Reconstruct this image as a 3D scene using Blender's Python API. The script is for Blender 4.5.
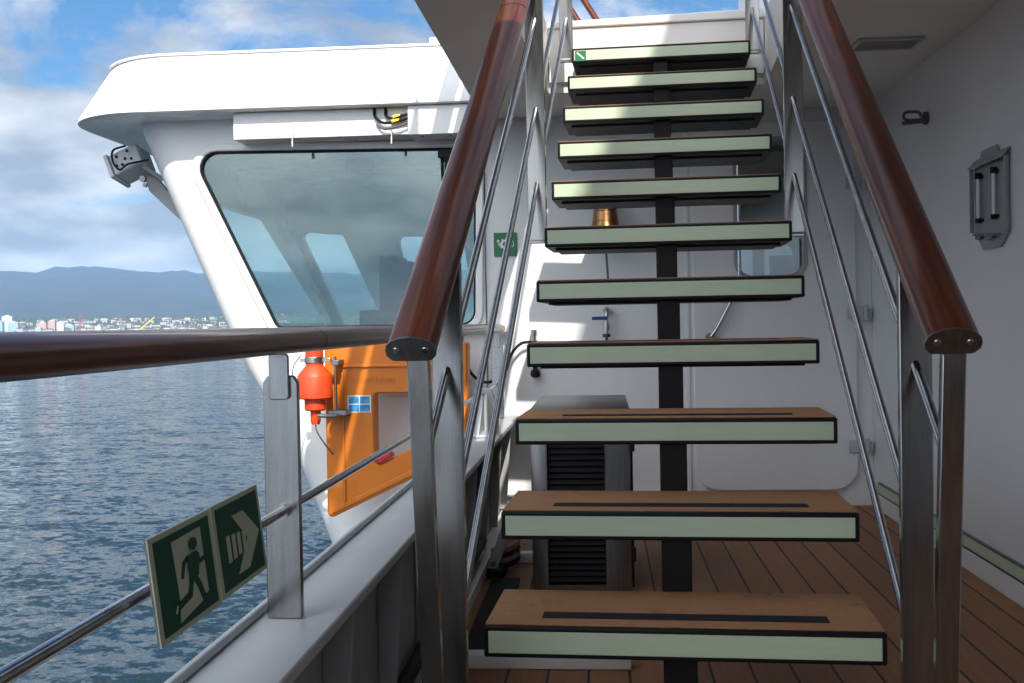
import bpy, bmesh, math, random
from mathutils import Vector, Matrix

for o in list(bpy.data.objects):
    bpy.data.objects.remove(o, do_unlink=True)
SC = bpy.context.scene
COL = SC.collection
R = math.radians

# ------------------------------------------------------------------ camera
CAM = Vector((-0.0416, -2.209, 0.9931))
YAW, PITCH, ROLL, FPX = 0.1301, -0.0164, -0.0175, 1095.5
fw = Vector((-math.sin(YAW) * math.cos(PITCH), math.cos(YAW) * math.cos(PITCH), math.sin(PITCH)))
r0 = Vector((math.cos(YAW), math.sin(YAW), 0))
u0 = r0.cross(fw)
rt = r0 * math.cos(ROLL) + u0 * math.sin(ROLL)
up = -r0 * math.sin(ROLL) + u0 * math.cos(ROLL)
cd = bpy.data.cameras.new('camera')
cam = bpy.data.objects.new('camera', cd)
COL.objects.link(cam)
cam.matrix_world = Matrix(((rt.x, up.x, -fw.x, CAM.x), (rt.y, up.y, -fw.y, CAM.y), (rt.z, up.z, -fw.z, CAM.z), (0, 0, 0, 1)))
cd.sensor_width = 36
cd.lens = FPX / 1024 * 36
cd.clip_start = 0.05
cd.clip_end = 60000
SC.camera = cam

# ------------------------------------------------------------------ sky, sun, exposure
SUN_TO = Vector((0.32, -1.15, 1.0)).normalized()          # towards the sun: high, behind the camera, to the right
EL = math.asin(SUN_TO.z)
wd = bpy.data.worlds.new('World')
SC.world = wd
wd.use_nodes = True
nt = wd.node_tree
nt.nodes.clear()
wo = nt.nodes.new('ShaderNodeOutputWorld')
bg = nt.nodes.new('ShaderNodeBackground')
bg.inputs['Strength'].default_value = 0.10
sky = nt.nodes.new('ShaderNodeTexSky')
sky.sky_type = 'NISHITA'
sky.sun_disc = False
sky.sun_elevation = EL
sky.sun_rotation = math.atan2(SUN_TO.x, SUN_TO.y)
sky.air_density = 1.0
sky.dust_density = 0.5
sky.ozone_density = 2.0
tc = nt.nodes.new('ShaderNodeTexCoord')
sx = nt.nodes.new('ShaderNodeSeparateXYZ')
nt.links.new(tc.outputs['Generated'], sx.inputs[0])


def wmath(op, a, b=None):
    n = nt.nodes.new('ShaderNodeMath')
    n.operation = op
    for i, v in enumerate((a, b)):
        if v is None:
            continue
        if isinstance(v, (int, float)):
            n.inputs[i].default_value = v
        else:
            nt.links.new(v, n.inputs[i])
    return n.outputs[0]


zz = wmath('ADD', wmath('MAXIMUM', sx.outputs['Z'], 0.0), 0.30)
cx_ = wmath('DIVIDE', sx.outputs['X'], zz)
cy_ = wmath('DIVIDE', sx.outputs['Y'], zz)
cmb = nt.nodes.new('ShaderNodeCombineXYZ')
nt.links.new(cx_, cmb.inputs[0])
nt.links.new(cy_, cmb.inputs[1])
cmb.inputs[2].default_value = 12.4
cn = nt.nodes.new('ShaderNodeTexNoise')
cn.inputs['Scale'].default_value = 2.3
cn.inputs['Detail'].default_value = 9
cn.inputs['Roughness'].default_value = 0.62
cn.inputs['Distortion'].default_value = 0.35
nt.links.new(cmb.outputs[0], cn.inputs['Vector'])
# more cloud towards the horizon, more blue overhead
hz = nt.nodes.new('ShaderNodeMapRange')
hz.inputs['From Min'].default_value = 0.06
hz.inputs['From Max'].default_value = 0.34
hz.inputs['To Min'].default_value = 0.30
hz.inputs['To Max'].default_value = -0.05
nt.links.new(sx.outputs['Z'], hz.inputs['Value'])
dp = nt.nodes.new('ShaderNodeVectorMath')
dp.operation = 'DOT_PRODUCT'
nt.links.new(tc.outputs['Generated'], dp.inputs[0])
dp.inputs[1].default_value = SUN_TO
glow = wmath('MAXIMUM', dp.outputs['Value'], 0.0)         # sun's side of the sky, clouded and brightened to fill the shade
cv = wmath('ADD', wmath('ADD', cn.outputs['Fac'], hz.outputs[0]), wmath('MULTIPLY', glow, 0.30))
cr = nt.nodes.new('ShaderNodeValToRGB')
cr.color_ramp.elements[0].position = 0.48
cr.color_ramp.elements[0].color = (0, 0, 0, 1)
cr.color_ramp.elements[1].position = 0.59
cr.color_ramp.elements[1].color = (1, 1, 1, 1)
nt.links.new(cv, cr.inputs[0])
# inside the cloud, brighter and greyer lumps
cn2 = nt.nodes.new('ShaderNodeTexNoise')
cn2.inputs['Scale'].default_value = 3.6
cn2.inputs['Detail'].default_value = 7
nt.links.new(cmb.outputs[0], cn2.inputs['Vector'])
cc = nt.nodes.new('ShaderNodeValToRGB')
cc.color_ramp.elements[0].position = 0.36
cc.color_ramp.elements[0].color = (1.6, 1.72, 1.9, 1)
cc.color_ramp.elements[1].position = 0.66
cc.color_ramp.elements[1].color = (4.1, 4.1, 4.1, 1)
nt.links.new(cn2.outputs['Fac'], cc.inputs[0])
tint = nt.nodes.new('ShaderNodeMix')
tint.data_type = 'RGBA'
tint.blend_type = 'MULTIPLY'
tint.inputs['Factor'].default_value = 1.0
nt.links.new(sky.outputs[0], tint.inputs['A'])
tint.inputs['B'].default_value = (0.22, 0.36, 0.46, 1)
cg = nt.nodes.new('ShaderNodeVectorMath')
cg.operation = 'SCALE'
nt.links.new(cc.outputs[0], cg.inputs[0])
nt.links.new(wmath('ADD', wmath('MULTIPLY', wmath('POWER', glow, 1.5), 3.8), 1.0), cg.inputs['Scale'])
mx = nt.nodes.new('ShaderNodeMix')
mx.data_type = 'RGBA'
nt.links.new(wmath('MULTIPLY', cr.outputs[0], 0.88), mx.inputs['Factor'])
nt.links.new(tint.outputs['Result'], mx.inputs['A'])
nt.links.new(cg.outputs[0], mx.inputs['B'])
nt.links.new(mx.outputs['Result'], bg.inputs['Color'])
nt.links.new(bg.outputs[0], wo.inputs[0])

sl = bpy.data.lights.new('sun', 'SUN')
sl.energy = 2.3
sl.angle = R(0.53)
sl.color = (1.0, 0.94, 0.86)
sun = bpy.data.objects.new('sun', sl)
COL.objects.link(sun)
sun.location = (20, -30, 50)
sun.rotation_euler = (-SUN_TO).to_track_quat('-Z', 'Y').to_euler()

SC.view_settings.view_transform = 'Standard'
SC.view_settings.look = 'None'
SC.view_settings.exposure = 1.45
SC.view_settings.gamma = 1.0
SC.view_settings.use_curve_mapping = False
SC.render.engine = 'CYCLES'
SC.cycles.use_denoising = True
SC.cycles.max_bounces = 14
SC.cycles.diffuse_bounces = 10
SC.cycles.transparent_max_bounces = 16
SC.cycles.caustics_reflective = False
SC.cycles.caustics_refractive = False
SC.cycles.sample_clamp_indirect = 6.0

# ------------------------------------------------------------------ frames: the stair runs along +y; the ship's own axis is turned 2.75 degrees
TH = R(2.75)
CT, ST = math.cos(TH), math.sin(TH)


def W(p):
    return Vector((CT * p[0] - ST * p[1], ST * p[0] + CT * p[1], p[2]))


def S(p):
    return Vector((CT * p[0] + ST * p[1], -ST * p[0] + CT * p[1], p[2]))


ORIGIN = {}


def setp(o, label=None, cat=None, group=None, kind=None):
    if label:
        o['label'] = label
    if cat:
        o['category'] = cat
    if group:
        o['group'] = group
    if kind:
        o['kind'] = kind
    return o


def place(o, loc, frame):
    loc = Vector(loc)
    if frame == 'S':
        o.location = W(loc)
        o.rotation_euler = (0, 0, TH)
    else:
        o.location = loc
    ORIGIN[o.name] = loc


def thing(name, label, cat, loc=(0, 0, 0), frame='S', group=None):
    o = bpy.data.objects.new(name, None)
    o.empty_display_size = 0.1
    COL.objects.link(o)
    place(o, loc, frame)
    return setp(o, label, cat, group)


def obj(name, bm, mat, parent=None, loc=(0, 0, 0), frame='S', bevel=0, seg=2, sharp=35, label=None, cat=None, group=None, kind=None):
    org = ORIGIN[parent.name] if parent else Vector(loc)
    bmesh.ops.recalc_face_normals(bm, faces=bm.faces)
    bmesh.ops.translate(bm, verts=bm.verts, vec=-org)
    me = bpy.data.meshes.new(name)
    bm.to_mesh(me)
    bm.free()
    mats = mat if isinstance(mat, (list, tuple)) else [mat]
    for m in mats:
        me.materials.append(m)
    if sharp:
        me.polygons.foreach_set('use_smooth', [True] * len(me.polygons))
        me.set_sharp_from_angle(angle=R(sharp))
    o = bpy.data.objects.new(name, me)
    COL.objects.link(o)
    if parent:
        o.parent = parent
        ORIGIN[o.name] = org
    else:
        place(o, org, frame)
    if bevel:
        b = o.modifiers.new('bevel', 'BEVEL')
        b.width = bevel
        b.segments = seg
        b.limit_method = 'ANGLE'
        b.angle_limit = R(40)
        b.harden_normals = False
    return setp(o, label, cat, group, kind)


def cut(o, bms):
    """subtract closed solids (given in the frame's own coordinates) from o, leaving plain mesh data"""
    org = ORIGIN[o.name]
    tmp = []
    for bm in bms:
        bmesh.ops.recalc_face_normals(bm, faces=bm.faces)
        bmesh.ops.translate(bm, verts=bm.verts, vec=-org)
        me = bpy.data.meshes.new('cutter')
        bm.to_mesh(me)
        bm.free()
        c = bpy.data.objects.new('cutter', me)
        COL.objects.link(c)
        c.parent = o.parent
        if not o.parent:
            c.location = o.location
            c.rotation_euler = o.rotation_euler
        m = o.modifiers.new('cut', 'BOOLEAN')
        m.operation = 'DIFFERENCE'
        m.solver = 'EXACT'
        m.object = c
        tmp.append(c)
    bpy.context.view_layer.update()
    dg = bpy.context.evaluated_depsgraph_get()
    me = bpy.data.meshes.new_from_object(o.evaluated_get(dg), depsgraph=dg)
    o.modifiers.clear()
    o.data = me
    for c in tmp:
        bpy.data.objects.remove(c, do_unlink=True)
    me.polygons.foreach_set('use_smooth', [True] * len(me.polygons))
    me.set_sharp_from_angle(angle=R(35))


nb = bmesh.new


def box(bm, a, b, M=None):
    """box between two corners"""
    x0, y0, z0 = a
    x1, y1, z1 = b
    vs = [Vector(p) for p in ((x0, y0, z0), (x1, y0, z0), (x1, y1, z0), (x0, y1, z0), (x0, y0, z1), (x1, y0, z1), (x1, y1, z1), (x0, y1, z1))]
    if M is not None:
        vs = [M @ v for v in vs]
    v = [bm.verts.new(p) for p in vs]
    for f in ((0, 3, 2, 1), (4, 5, 6, 7), (0, 1, 5, 4), (1, 2, 6, 5), (2, 3, 7, 6), (3, 0, 4, 7)):
        bm.faces.new([v[i] for i in f])
    return bm


def prism(bm, pts, ax, a, b, shear=(0, 0)):
    """polygon extruded along axis ax between a and b; pts hold the two other coordinates in order; shear shifts the far face"""
    def mk(p, t, s):
        q = [p[0] + s[0], p[1] + s[1]]
        q.insert(ax, t)
        return bm.verts.new(q)
    A = [mk(p, a, (0, 0)) for p in pts]
    B = [mk(p, b, shear) for p in pts]
    n = len(pts)
    bm.faces.new(A)
    bm.faces.new(B[::-1])
    for i in range(n):
        bm.faces.new((A[i], B[i], B[(i + 1) % n], A[(i + 1) % n]))
    return bm


def ring(bm, inn, out, ax, a, b):
    def mk(p, t):
        q = list(p)
        q.insert(ax, t)
        return bm.verts.new(q)
    L = [[mk(p, t) for p in ps] for ps, t in ((inn, a), (out, a), (out, b), (inn, b))]
    n = len(inn)
    for k in range(4):
        A, B = L[k], L[(k + 1) % 4]
        for i in range(n):
            bm.faces.new((A[i], A[(i + 1) % n], B[(i + 1) % n], B[i]))
    return bm


def rpoly(c, r, n=6):
    """polygon with rounded corners"""
    out = []
    N = len(c)
    rr = r if isinstance(r, (list, tuple)) else [r] * N
    for i in range(N):
        p = Vector(c[i]).to_2d() if len(c[i]) > 2 else Vector(c[i])
        a = (Vector(c[i - 1]) - p).normalized()
        b = (Vector(c[(i + 1) % N]) - p).normalized()
        ang = a.angle(b)
        t = rr[i] / math.tan(ang / 2)
        cen = p + (a + b).normalized() * (rr[i] / math.sin(ang / 2))
        s, e = p + a * t - cen, p + b * t - cen
        a0 = math.atan2(s.y, s.x)
        a1 = math.atan2(e.y, e.x)
        d = (a1 - a0 + math.pi) % (2 * math.pi) - math.pi
        for k in range(n + 1):
            q = a0 + d * k / n
            out.append((cen.x + rr[i] * math.cos(q), cen.y + rr[i] * math.sin(q)))
    return out


def offs(c, d):
    """offset polygon outward by d (either winding)"""
    N = len(c)
    area = sum(c[i][0] * c[(i + 1) % N][1] - c[(i + 1) % N][0] * c[i][1] for i in range(N))
    sg = 1 if area > 0 else -1
    out = []
    for i in range(N):
        p0, p1, p2 = Vector(c[i - 1]), Vector(c[i]), Vector(c[(i + 1) % N])
        e1, e2 = (p1 - p0).normalized(), (p2 - p1).normalized()
        n1, n2 = Vector((e1.y, -e1.x)) * sg, Vector((e2.y, -e2.x)) * sg
        m = (n1 + n2).normalized()
        out.append(tuple(p1 + m * (d / max(0.2, m.dot(n1)))))
    return out


def smooth_path(pts, n=8):
    """Catmull-Rom through the points"""
    P = [Vector(p) for p in pts]
    P = [P[0] * 2 - P[1]] + P + [P[-1] * 2 - P[-2]]
    out = []
    for i in range(1, len(P) - 2):
        for k in range(n):
            t = k / n
            a, b, c, d = P[i - 1], P[i], P[i + 1], P[i + 2]
            out.append(0.5 * ((2 * b) + (c - a) * t + (2 * a - 5 * b + 4 * c - d) * t * t + (3 * b - a - 3 * c + d) * t ** 3))
    out.append(P[-2])
    return out


def tube(bm, pts, r, seg=12, cap=True):
    P = [Vector(p) for p in pts]
    rs = r if isinstance(r, (list, tuple)) else [r] * len(P)
    n0 = None
    rings = []
    for i, p in enumerate(P):
        t = ((P[min(i + 1, len(P) - 1)] - P[max(i - 1, 0)])).normalized()
        if n0 is None:
            n0 = t.orthogonal().normalized()
        else:
            n0 = (n0 - t * n0.dot(t)).normalized()
        b = t.cross(n0)
        rings.append([bm.verts.new(p + (n0 * math.cos(2 * math.pi * k / seg) + b * math.sin(2 * math.pi * k / seg)) * rs[i]) for k in range(seg)])
    for A, B in zip(rings, rings[1:]):
        for k in range(seg):
            bm.faces.new((A[k], A[(k + 1) % seg], B[(k + 1) % seg], B[k]))
    if cap:
        bm.faces.new(rings[0][::-1])
        bm.faces.new(rings[-1])
    return bm


def sweep(bm, pts, side, prof, cap=True):
    """profile (across, up) swept along pts; 'side' is the constant across direction"""
    P = [Vector(p) for p in pts]
    side = Vector(side).normalized()
    rings = []
    for i, p in enumerate(P):
        t = (P[min(i + 1, len(P) - 1)] - P[max(i - 1, 0)]).normalized()
        s = (side - t * side.dot(t)).normalized()
        n = s.cross(t)
        rings.append([bm.verts.new(p + s * a + n * b) for a, b in prof])
    k = len(prof)
    for A, B in zip(rings, rings[1:]):
        for i in range(k):
            bm.faces.new((A[i], A[(i + 1) % k], B[(i + 1) % k], B[i]))
    if cap:
        bm.faces.new(rings[0][::-1])
        bm.faces.new(rings[-1])
    return bm


def lathe(bm, prof, c=(0, 0, 0), seg=28, axis='Z'):
    rings = []
    for r, z in prof:
        rg = []
        for k in range(seg):
            a = 2 * math.pi * k / seg
            p = Vector((r * math.cos(a), r * math.sin(a), z))
            if axis == 'Y':
                p = Vector((p.x, p.z, p.y))
            elif axis == 'X':
                p = Vector((p.z, p.x, p.y))
            rg.append(bm.verts.new(p + Vector(c)))
        rings.append(rg)
    for A, B in zip(rings, rings[1:]):
        for k in range(seg):
            bm.faces.new((A[k], A[(k + 1) % seg], B[(k + 1) % seg], B[k]))
    bm.faces.new(rings[0][::-1])
    bm.faces.new(rings[-1])
    return bm


def strokes(bm, pts, w, M, t=0.0008):
    """thick polyline drawn as thin raised plates; M maps (s, t, height) to the frame"""
    for a, b in zip(pts, pts[1:]):
        a, b = Vector(a), Vector(b)
        d = (b - a).normalized()
        n = Vector((-d.y, d.x)) * w / 2
        a2, b2 = a - d * w * 0.3, b + d * w * 0.3
        plate(bm, [a2 + n, b2 + n, b2 - n, a2 - n], M, t)


def plate(bm, pts, M, t=0.0008, base=0.0):
    A = [bm.verts.new(M(p[0], p[1], base)) for p in pts]
    B = [bm.verts.new(M(p[0], p[1], base + t)) for p in pts]
    n = len(pts)
    bm.faces.new(A)
    bm.faces.new(B[::-1])
    for i in range(n):
        bm.faces.new((A[i], B[i], B[(i + 1) % n], A[(i + 1) % n]))


def circ(c, r, n=20, ry=None):
    ry = ry or r
    return [(c[0] + r * math.cos(2 * math.pi * k / n), c[1] + ry * math.sin(2 * math.pi * k / n)) for k in range(n)]


# ------------------------------------------------------------------ materials
def mat(name, col, rough=0.5, metal=0.0, **k):
    m = bpy.data.materials.new(name)
    m.use_nodes = True
    b = m.node_tree.nodes['Principled BSDF']
    b.inputs['Base Color'].default_value = (*col, 1)
    b.inputs['Roughness'].default_value = rough
    b.inputs['Metallic'].default_value = metal
    for key, v in k.items():
        b.inputs[key].default_value = v
    return m


def P_(m):
    return m.node_tree.nodes['Principled BSDF']


def node(m, t, **k):
    n = m.node_tree.nodes.new(t)
    for a, v in k.items():
        if a in n.inputs:
            n.inputs[a].default_value = v
        else:
            setattr(n, a, v)
    return n


def lk(m, a, b):
    m.node_tree.links.new(a, b)


def coord(m, scale=(1, 1, 1), rot=(0, 0, 0), out='Object'):
    t = node(m, 'ShaderNodeTexCoord')
    mp = node(m, 'ShaderNodeMapping')
    mp.inputs['Scale'].default_value = scale
    mp.inputs['Rotation'].default_value = rot
    lk(m, t.outputs[out], mp.inputs['Vector'])
    return mp.outputs[0]


def vary(m, c0, c1, scale=(1, 1, 1), noise=3, detail=6, lo=0.3, hi=0.7, rough=None, bump=0, rot=(0, 0, 0), bscale=None, dist=0.002, pos=False, specks=None):
    """noise-varied colour, roughness and bump"""
    if pos:                                               # by position, so that copies do not repeat each other
        g_ = node(m, 'ShaderNodeNewGeometry')
        mp = node(m, 'ShaderNodeMapping')
        mp.inputs['Scale'].default_value = scale
        lk(m, g_.outputs['Position'], mp.inputs['Vector'])
        v = mp.outputs[0]
    else:
        v = coord(m, scale, rot)
    n = node(m, 'ShaderNodeTexNoise', Scale=noise, Detail=detail, Roughness=0.6)
    lk(m, v, n.inputs['Vector'])
    r = node(m, 'ShaderNodeValToRGB')
    r.color_ramp.elements[0].position = lo
    r.color_ramp.elements[0].color = (*c0, 1)
    r.color_ramp.elements[1].position = hi
    r.color_ramp.elements[1].color = (*c1, 1)
    lk(m, n.outputs['Fac'], r.inputs[0])
    cout = r.outputs[0]
    if specks:                                            # scuffs and dirt: (colour, scale, threshold, strength)
        sn = node(m, 'ShaderNodeTexNoise', Scale=specks[1], Detail=6, Roughness=.75)
        lk(m, v, sn.inputs['Vector'])
        sr = node(m, 'ShaderNodeMapRange')
        sr.inputs['From Min'].default_value = specks[2]
        sr.inputs['From Max'].default_value = specks[2] + .09
        sr.inputs['To Max'].default_value = specks[3]
        lk(m, sn.outputs['Fac'], sr.inputs['Value'])
        mxs = node(m, 'ShaderNodeMix', data_type='RGBA')
        lk(m, sr.outputs[0], mxs.inputs['Factor'])
        lk(m, cout, mxs.inputs['A'])
        mxs.inputs['B'].default_value = (*specks[0], 1)
        cout = mxs.outputs['Result']
    lk(m, cout, P_(m).inputs['Base Color'])
    if rough:
        mr = node(m, 'ShaderNodeMapRange')
        mr.inputs['To Min'].default_value = rough[0]
        mr.inputs['To Max'].default_value = rough[1]
        lk(m, n.outputs['Fac'], mr.inputs['Value'])
        lk(m, mr.outputs[0], P_(m).inputs['Roughness'])
    if bump:
        n2 = node(m, 'ShaderNodeTexNoise', Scale=bscale or noise, Detail=3)
        lk(m, v, n2.inputs['Vector'])
        bp = node(m, 'ShaderNodeBump', Strength=bump, Distance=dist)
        lk(m, n2.outputs['Fac'], bp.inputs['Height'])
        lk(m, bp.outputs[0], P_(m).inputs['Normal'])
    return m


M = {}
M['white'] = vary(mat('white_paint', (.78, .78, .77), .35), (.72, .73, .73), (.80, .80, .79), noise=1.8, rough=(.22, .42), bump=.35, bscale=5, dist=.004, specks=((.45, .40, .34), 3, .63, .5))
M['hullwhite'] = vary(mat('hull_white_paint', (.78, .78, .77), .3), (.76, .77, .77), (.83, .83, .82), noise=1.3, rough=(.2, .34), bump=.35, bscale=2.5, dist=.008, specks=((.55, .48, .40), 2.6, .62, .35))
M['wall'] = vary(mat('grey_white_paint', (.6, .62, .64), .35), (.73, .745, .76), (.79, .80, .805), noise=2.2, rough=(.22, .40), bump=.5, bscale=5, dist=.004, specks=((.55, .55, .54), 2.5, .62, .14))
M['ceil'] = vary(mat('matt_white_deckhead', (.55, .55, .54), .6), (.70, .70, .69), (.77, .77, .76), noise=1.5, rough=(.5, .65), bump=.1, bscale=9)
M['grey'] = vary(mat('grey_paint', (.3, .3, .3), .5), (.30, .30, .31), (.38, .38, .38), noise=4, rough=(.4, .6), bump=.15, bscale=20)
M['midgrey'] = vary(mat('mid_grey_paint', (.3, .31, .32), .45), (.25, .26, .27), (.33, .34, .35), noise=4, rough=(.35, .5), bump=.1, bscale=30)
M['lightgrey'] = vary(mat('light_grey_paint', (.5, .52, .54), .4), (.42, .45, .47), (.52, .54, .56), noise=4, rough=(.35, .5), bump=.1, bscale=30)


def steel(name, c0, c1, r, rot=(0, 0, 0), scale=(60, 60, 3)):
    m = mat(name, c0, .3, 1.0)
    vary(m, c0, c1, scale=scale, noise=2.0, rough=r, bump=.12, dist=.0006, rot=rot)
    return m


M['steel'] = steel('brushed_stainless_steel', (.27, .27, .265), (.35, .35, .34), (.15, .26))
M['tubesteel'] = steel('polished_steel_tube', (.30, .30, .31), (.42, .42, .43), (.12, .22), scale=(20, 20, 20))
M['dullsteel'] = steel('dull_steel', (.16, .165, .17), (.25, .25, .26), (.3, .5))
M['black'] = vary(mat('black_paint', (.006, .006, .007), .5, **{'Specular IOR Level': .22}), (.004, .004, .005), (.009, .009, .010), noise=9, rough=(.4, .6), bump=.2, bscale=60, dist=.001)
M['rubber'] = vary(mat('black_rubber', (.012, .012, .014), .7, **{'Specular IOR Level': .25}), (.007, .008, .010), (.014, .014, .017), noise=30, rough=(.6, .8), bump=.5, bscale=160, dist=.001)
M['glow'] = vary(mat('photoluminescent_strip', (.55, .66, .48), .35), (.47, .57, .41), (.515, .615, .45), scale=(3, 20, 20), noise=4, detail=8, rough=(.3, .5), bump=.1, bscale=30, dist=.0008, pos=True, specks=((.2, .22, .16), 5, .66, .4))
M['tread'] = vary(mat('brown_cork_covering', (.26, .12, .06), .75), (.30, .142, .060), (.40, .195, .084), scale=(8, 8, 8), noise=6, detail=9, rough=(.6, .8), bump=.5, bscale=60, dist=.001, pos=True, specks=((.12, .06, .035), 1.1, .58, .5))


def wood(name, along):
    """varnished mahogany: grain stretched along a direction given as Euler rotation of the texture"""
    m = mat(name, (.12, .03, .014), .22)
    v0_ = coord(m, (1, 1, 1), along)
    mp_ = node(m, 'ShaderNodeMapping')
    mp_.inputs['Scale'].default_value = (40, 1.3, 40)
    lk(m, v0_, mp_.inputs['Vector'])
    v = mp_.outputs[0]
    n = node(m, 'ShaderNodeTexNoise', Scale=2.4, Detail=8, Roughness=.62, Distortion=.3)
    lk(m, v, n.inputs['Vector'])
    r = node(m, 'ShaderNodeValToRGB')
    for i, (p, c) in enumerate(((.28, (.042, .009, .005)), (.5, (.105, .025, .010)), (.74, (.18, .05, .019)))):
        e = r.color_ramp.elements[i] if i < 2 else r.color_ramp.elements.new(p)
        e.position = p
        e.color = (*c, 1)
    lk(m, n.outputs['Fac'], r.inputs[0])
    lk(m, r.outputs[0], P_(m).inputs['Base Color'])
    P_(m).inputs['Coat Weight'].default_value = 0.22
    P_(m).inputs['Coat Roughness'].default_value = 0.07
    P_(m).inputs['Roughness'].default_value = 0.36
    P_(m).inputs['Specular IOR Level'].default_value = 0.25
    n2 = node(m, 'ShaderNodeTexNoise', Scale=3, Detail=2)
    lk(m, coord(m), n2.inputs['Vector'])
    bp = node(m, 'ShaderNodeBump', Strength=.06, Distance=.003)
    lk(m, n2.outputs['Fac'], bp.inputs['Height'])
    lk(m, bp.outputs[0], P_(m).inputs['Coat Normal'])
    return m


SLOPE = math.atan2(.1868, .2807)
M['woodstair'] = wood('mahogany_stair_rail', (-SLOPE, 0, 0))
M['woodrail'] = wood('mahogany_deck_rail', (0, 0, 0))
M['orange'] = vary(mat('orange_plastic', (.75, .2, .01), .4), (.54, .145, .004), (.66, .19, .008), noise=5, rough=(.32, .5), bump=.15, bscale=12)
M['redorange'] = vary(mat('red_orange_plastic', (.75, .09, .02), .4), (.56, .045, .009), (.70, .075, .015), noise=7, rough=(.35, .5), bump=.1, bscale=20)
M['red'] = vary(mat('red_plastic', (.5, .01, .03), .4), (.42, .008, .02), (.55, .02, .04), noise=6, rough=(.3, .5))
M['brass'] = vary(mat('aged_brass', (.45, .26, .10), .3, 1.0), (.22, .115, .05), (.40, .23, .10), noise=8, rough=(.2, .4), bump=.1, bscale=40)
M['pipe'] = vary(mat('nickel_pipe', (.5, .47, .42), .3, 1.0), (.36, .34, .30), (.56, .54, .5), noise=20, rough=(.2, .4))
M['blue'] = vary(mat('blue_plastic', (.01, .05, .2), .4), (.008, .04, .16), (.015, .06, .25), noise=10, rough=(.3, .5))
M['yellow'] = vary(mat('yellow_tape', (.75, .6, .03), .5), (.7, .52, .02), (.8, .65, .05), noise=10, rough=(.4, .6))
M['signgreen'] = vary(mat('green_sign_print', (.004, .11, .04), .35), (.004, .13, .045), (.008, .18, .065), noise=6, rough=(.3, .45))
M['signdark'] = vary(mat('dark_green_sign_print', (.004, .035, .024), .5, **{'Specular IOR Level': .2}), (.006, .062, .034), (.010, .085, .048), noise=6, rough=(.4, .55))
M['signpale'] = vary(mat('pale_sign_print', (.4, .46, .33), .4), (.44, .50, .36), (.52, .58, .43), noise=6, rough=(.35, .5))
M['signwhite'] = vary(mat('white_sign_print', (.75, .78, .75), .4), (.68, .72, .68), (.78, .8, .78), noise=6, rough=(.35, .5))
M['stickerblue'] = vary(mat('blue_sticker_print', (.02, .2, .5), .35), (.02, .12, .42), (.06, .38, .55), noise=40, rough=(.3, .45))
M['hosegrey'] = vary(mat('grey_cable', (.1, .1, .11), .5), (.07, .07, .08), (.12, .12, .13), noise=20, rough=(.4, .6))
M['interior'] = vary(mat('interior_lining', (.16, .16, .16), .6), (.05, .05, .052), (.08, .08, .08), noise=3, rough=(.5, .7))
M['tubeglass'] = vary(mat('clear_plastic_tube', (.7, .72, .75), .15), (.62, .65, .68), (.74, .76, .78), noise=9, rough=(.1, .2))
M['beige'] = vary(mat('beige_webbing', (.4, .3, .24), .8), (.32, .23, .18), (.44, .34, .28), noise=40, rough=(.7, .9), bump=.5, bscale=150)
M['maroon'] = vary(mat('maroon_webbing', (.12, .015, .012), .8), (.09, .01, .01), (.14, .02, .016), noise=40, rough=(.7, .9))


def glass(name, tintc, refl, dirt=0.0):
    """tinted window glass: see-through with a mirror-like coat"""
    m = bpy.data.materials.new(name)
    m.use_nodes = True
    t = m.node_tree
    t.nodes.clear()
    o = t.nodes.new('ShaderNodeOutputMaterial')
    tr = t.nodes.new('ShaderNodeBsdfTransparent')
    tr.inputs[0].default_value = (*tintc, 1)
    gl = t.nodes.new('ShaderNodeBsdfGlossy')
    gl.inputs['Roughness'].default_value = 0.015
    gl.inputs['Color'].default_value = (.86, .95, .96, 1)
    lw = t.nodes.new('ShaderNodeFresnel')
    lw.inputs['IOR'].default_value = 1.5
    ad = t.nodes.new('ShaderNodeMath')
    ad.operation = 'ADD'
    ad.use_clamp = True
    ad.inputs[1].default_value = refl
    t.links.new(lw.outputs[0], ad.inputs[0])
    ms = t.nodes.new('ShaderNodeMixShader')
    t.links.new(ad.outputs[0], ms.inputs[0])
    t.links.new(tr.outputs[0], ms.inputs[1])
    t.links.new(gl.outputs[0], ms.inputs[2])
    last = ms
    if dirt:
        df = t.nodes.new('ShaderNodeBsdfDiffuse')
        df.inputs[0].default_value = (.5, .55, .56, 1)
        tcn = t.nodes.new('ShaderNodeTexCoord')
        nz = t.nodes.new('ShaderNodeTexNoise')
        nz.inputs['Scale'].default_value = 2.2
        nz.inputs['Detail'].default_value = 8
        t.links.new(tcn.outputs['Object'], nz.inputs['Vector'])
        mr = t.nodes.new('ShaderNodeMapRange')
        mr.inputs['From Min'].default_value = .35
        mr.inputs['From Max'].default_value = .8
        mr.inputs['To Min'].default_value = dirt * .3
        mr.inputs['To Max'].default_value = dirt * 1.6
        t.links.new(nz.outputs['Fac'], mr.inputs['Value'])
        m2 = t.nodes.new('ShaderNodeMixShader')
        t.links.new(mr.outputs[0], m2.inputs[0])
        t.links.new(ms.outputs[0], m2.inputs[1])
        t.links.new(df.outputs[0], m2.inputs[2])
        last = m2
    t.links.new(last.outputs[0], o.inputs[0])
    return m


M['glass'] = glass('tinted_bridge_glass', (.54, .68, .68), .055, .008)
M['clearglass'] = glass('clear_glass', (.86, .93, .93), .02)
M['darkglass'] = glass('door_glass', (.6, .65, .65), .22)


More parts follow.
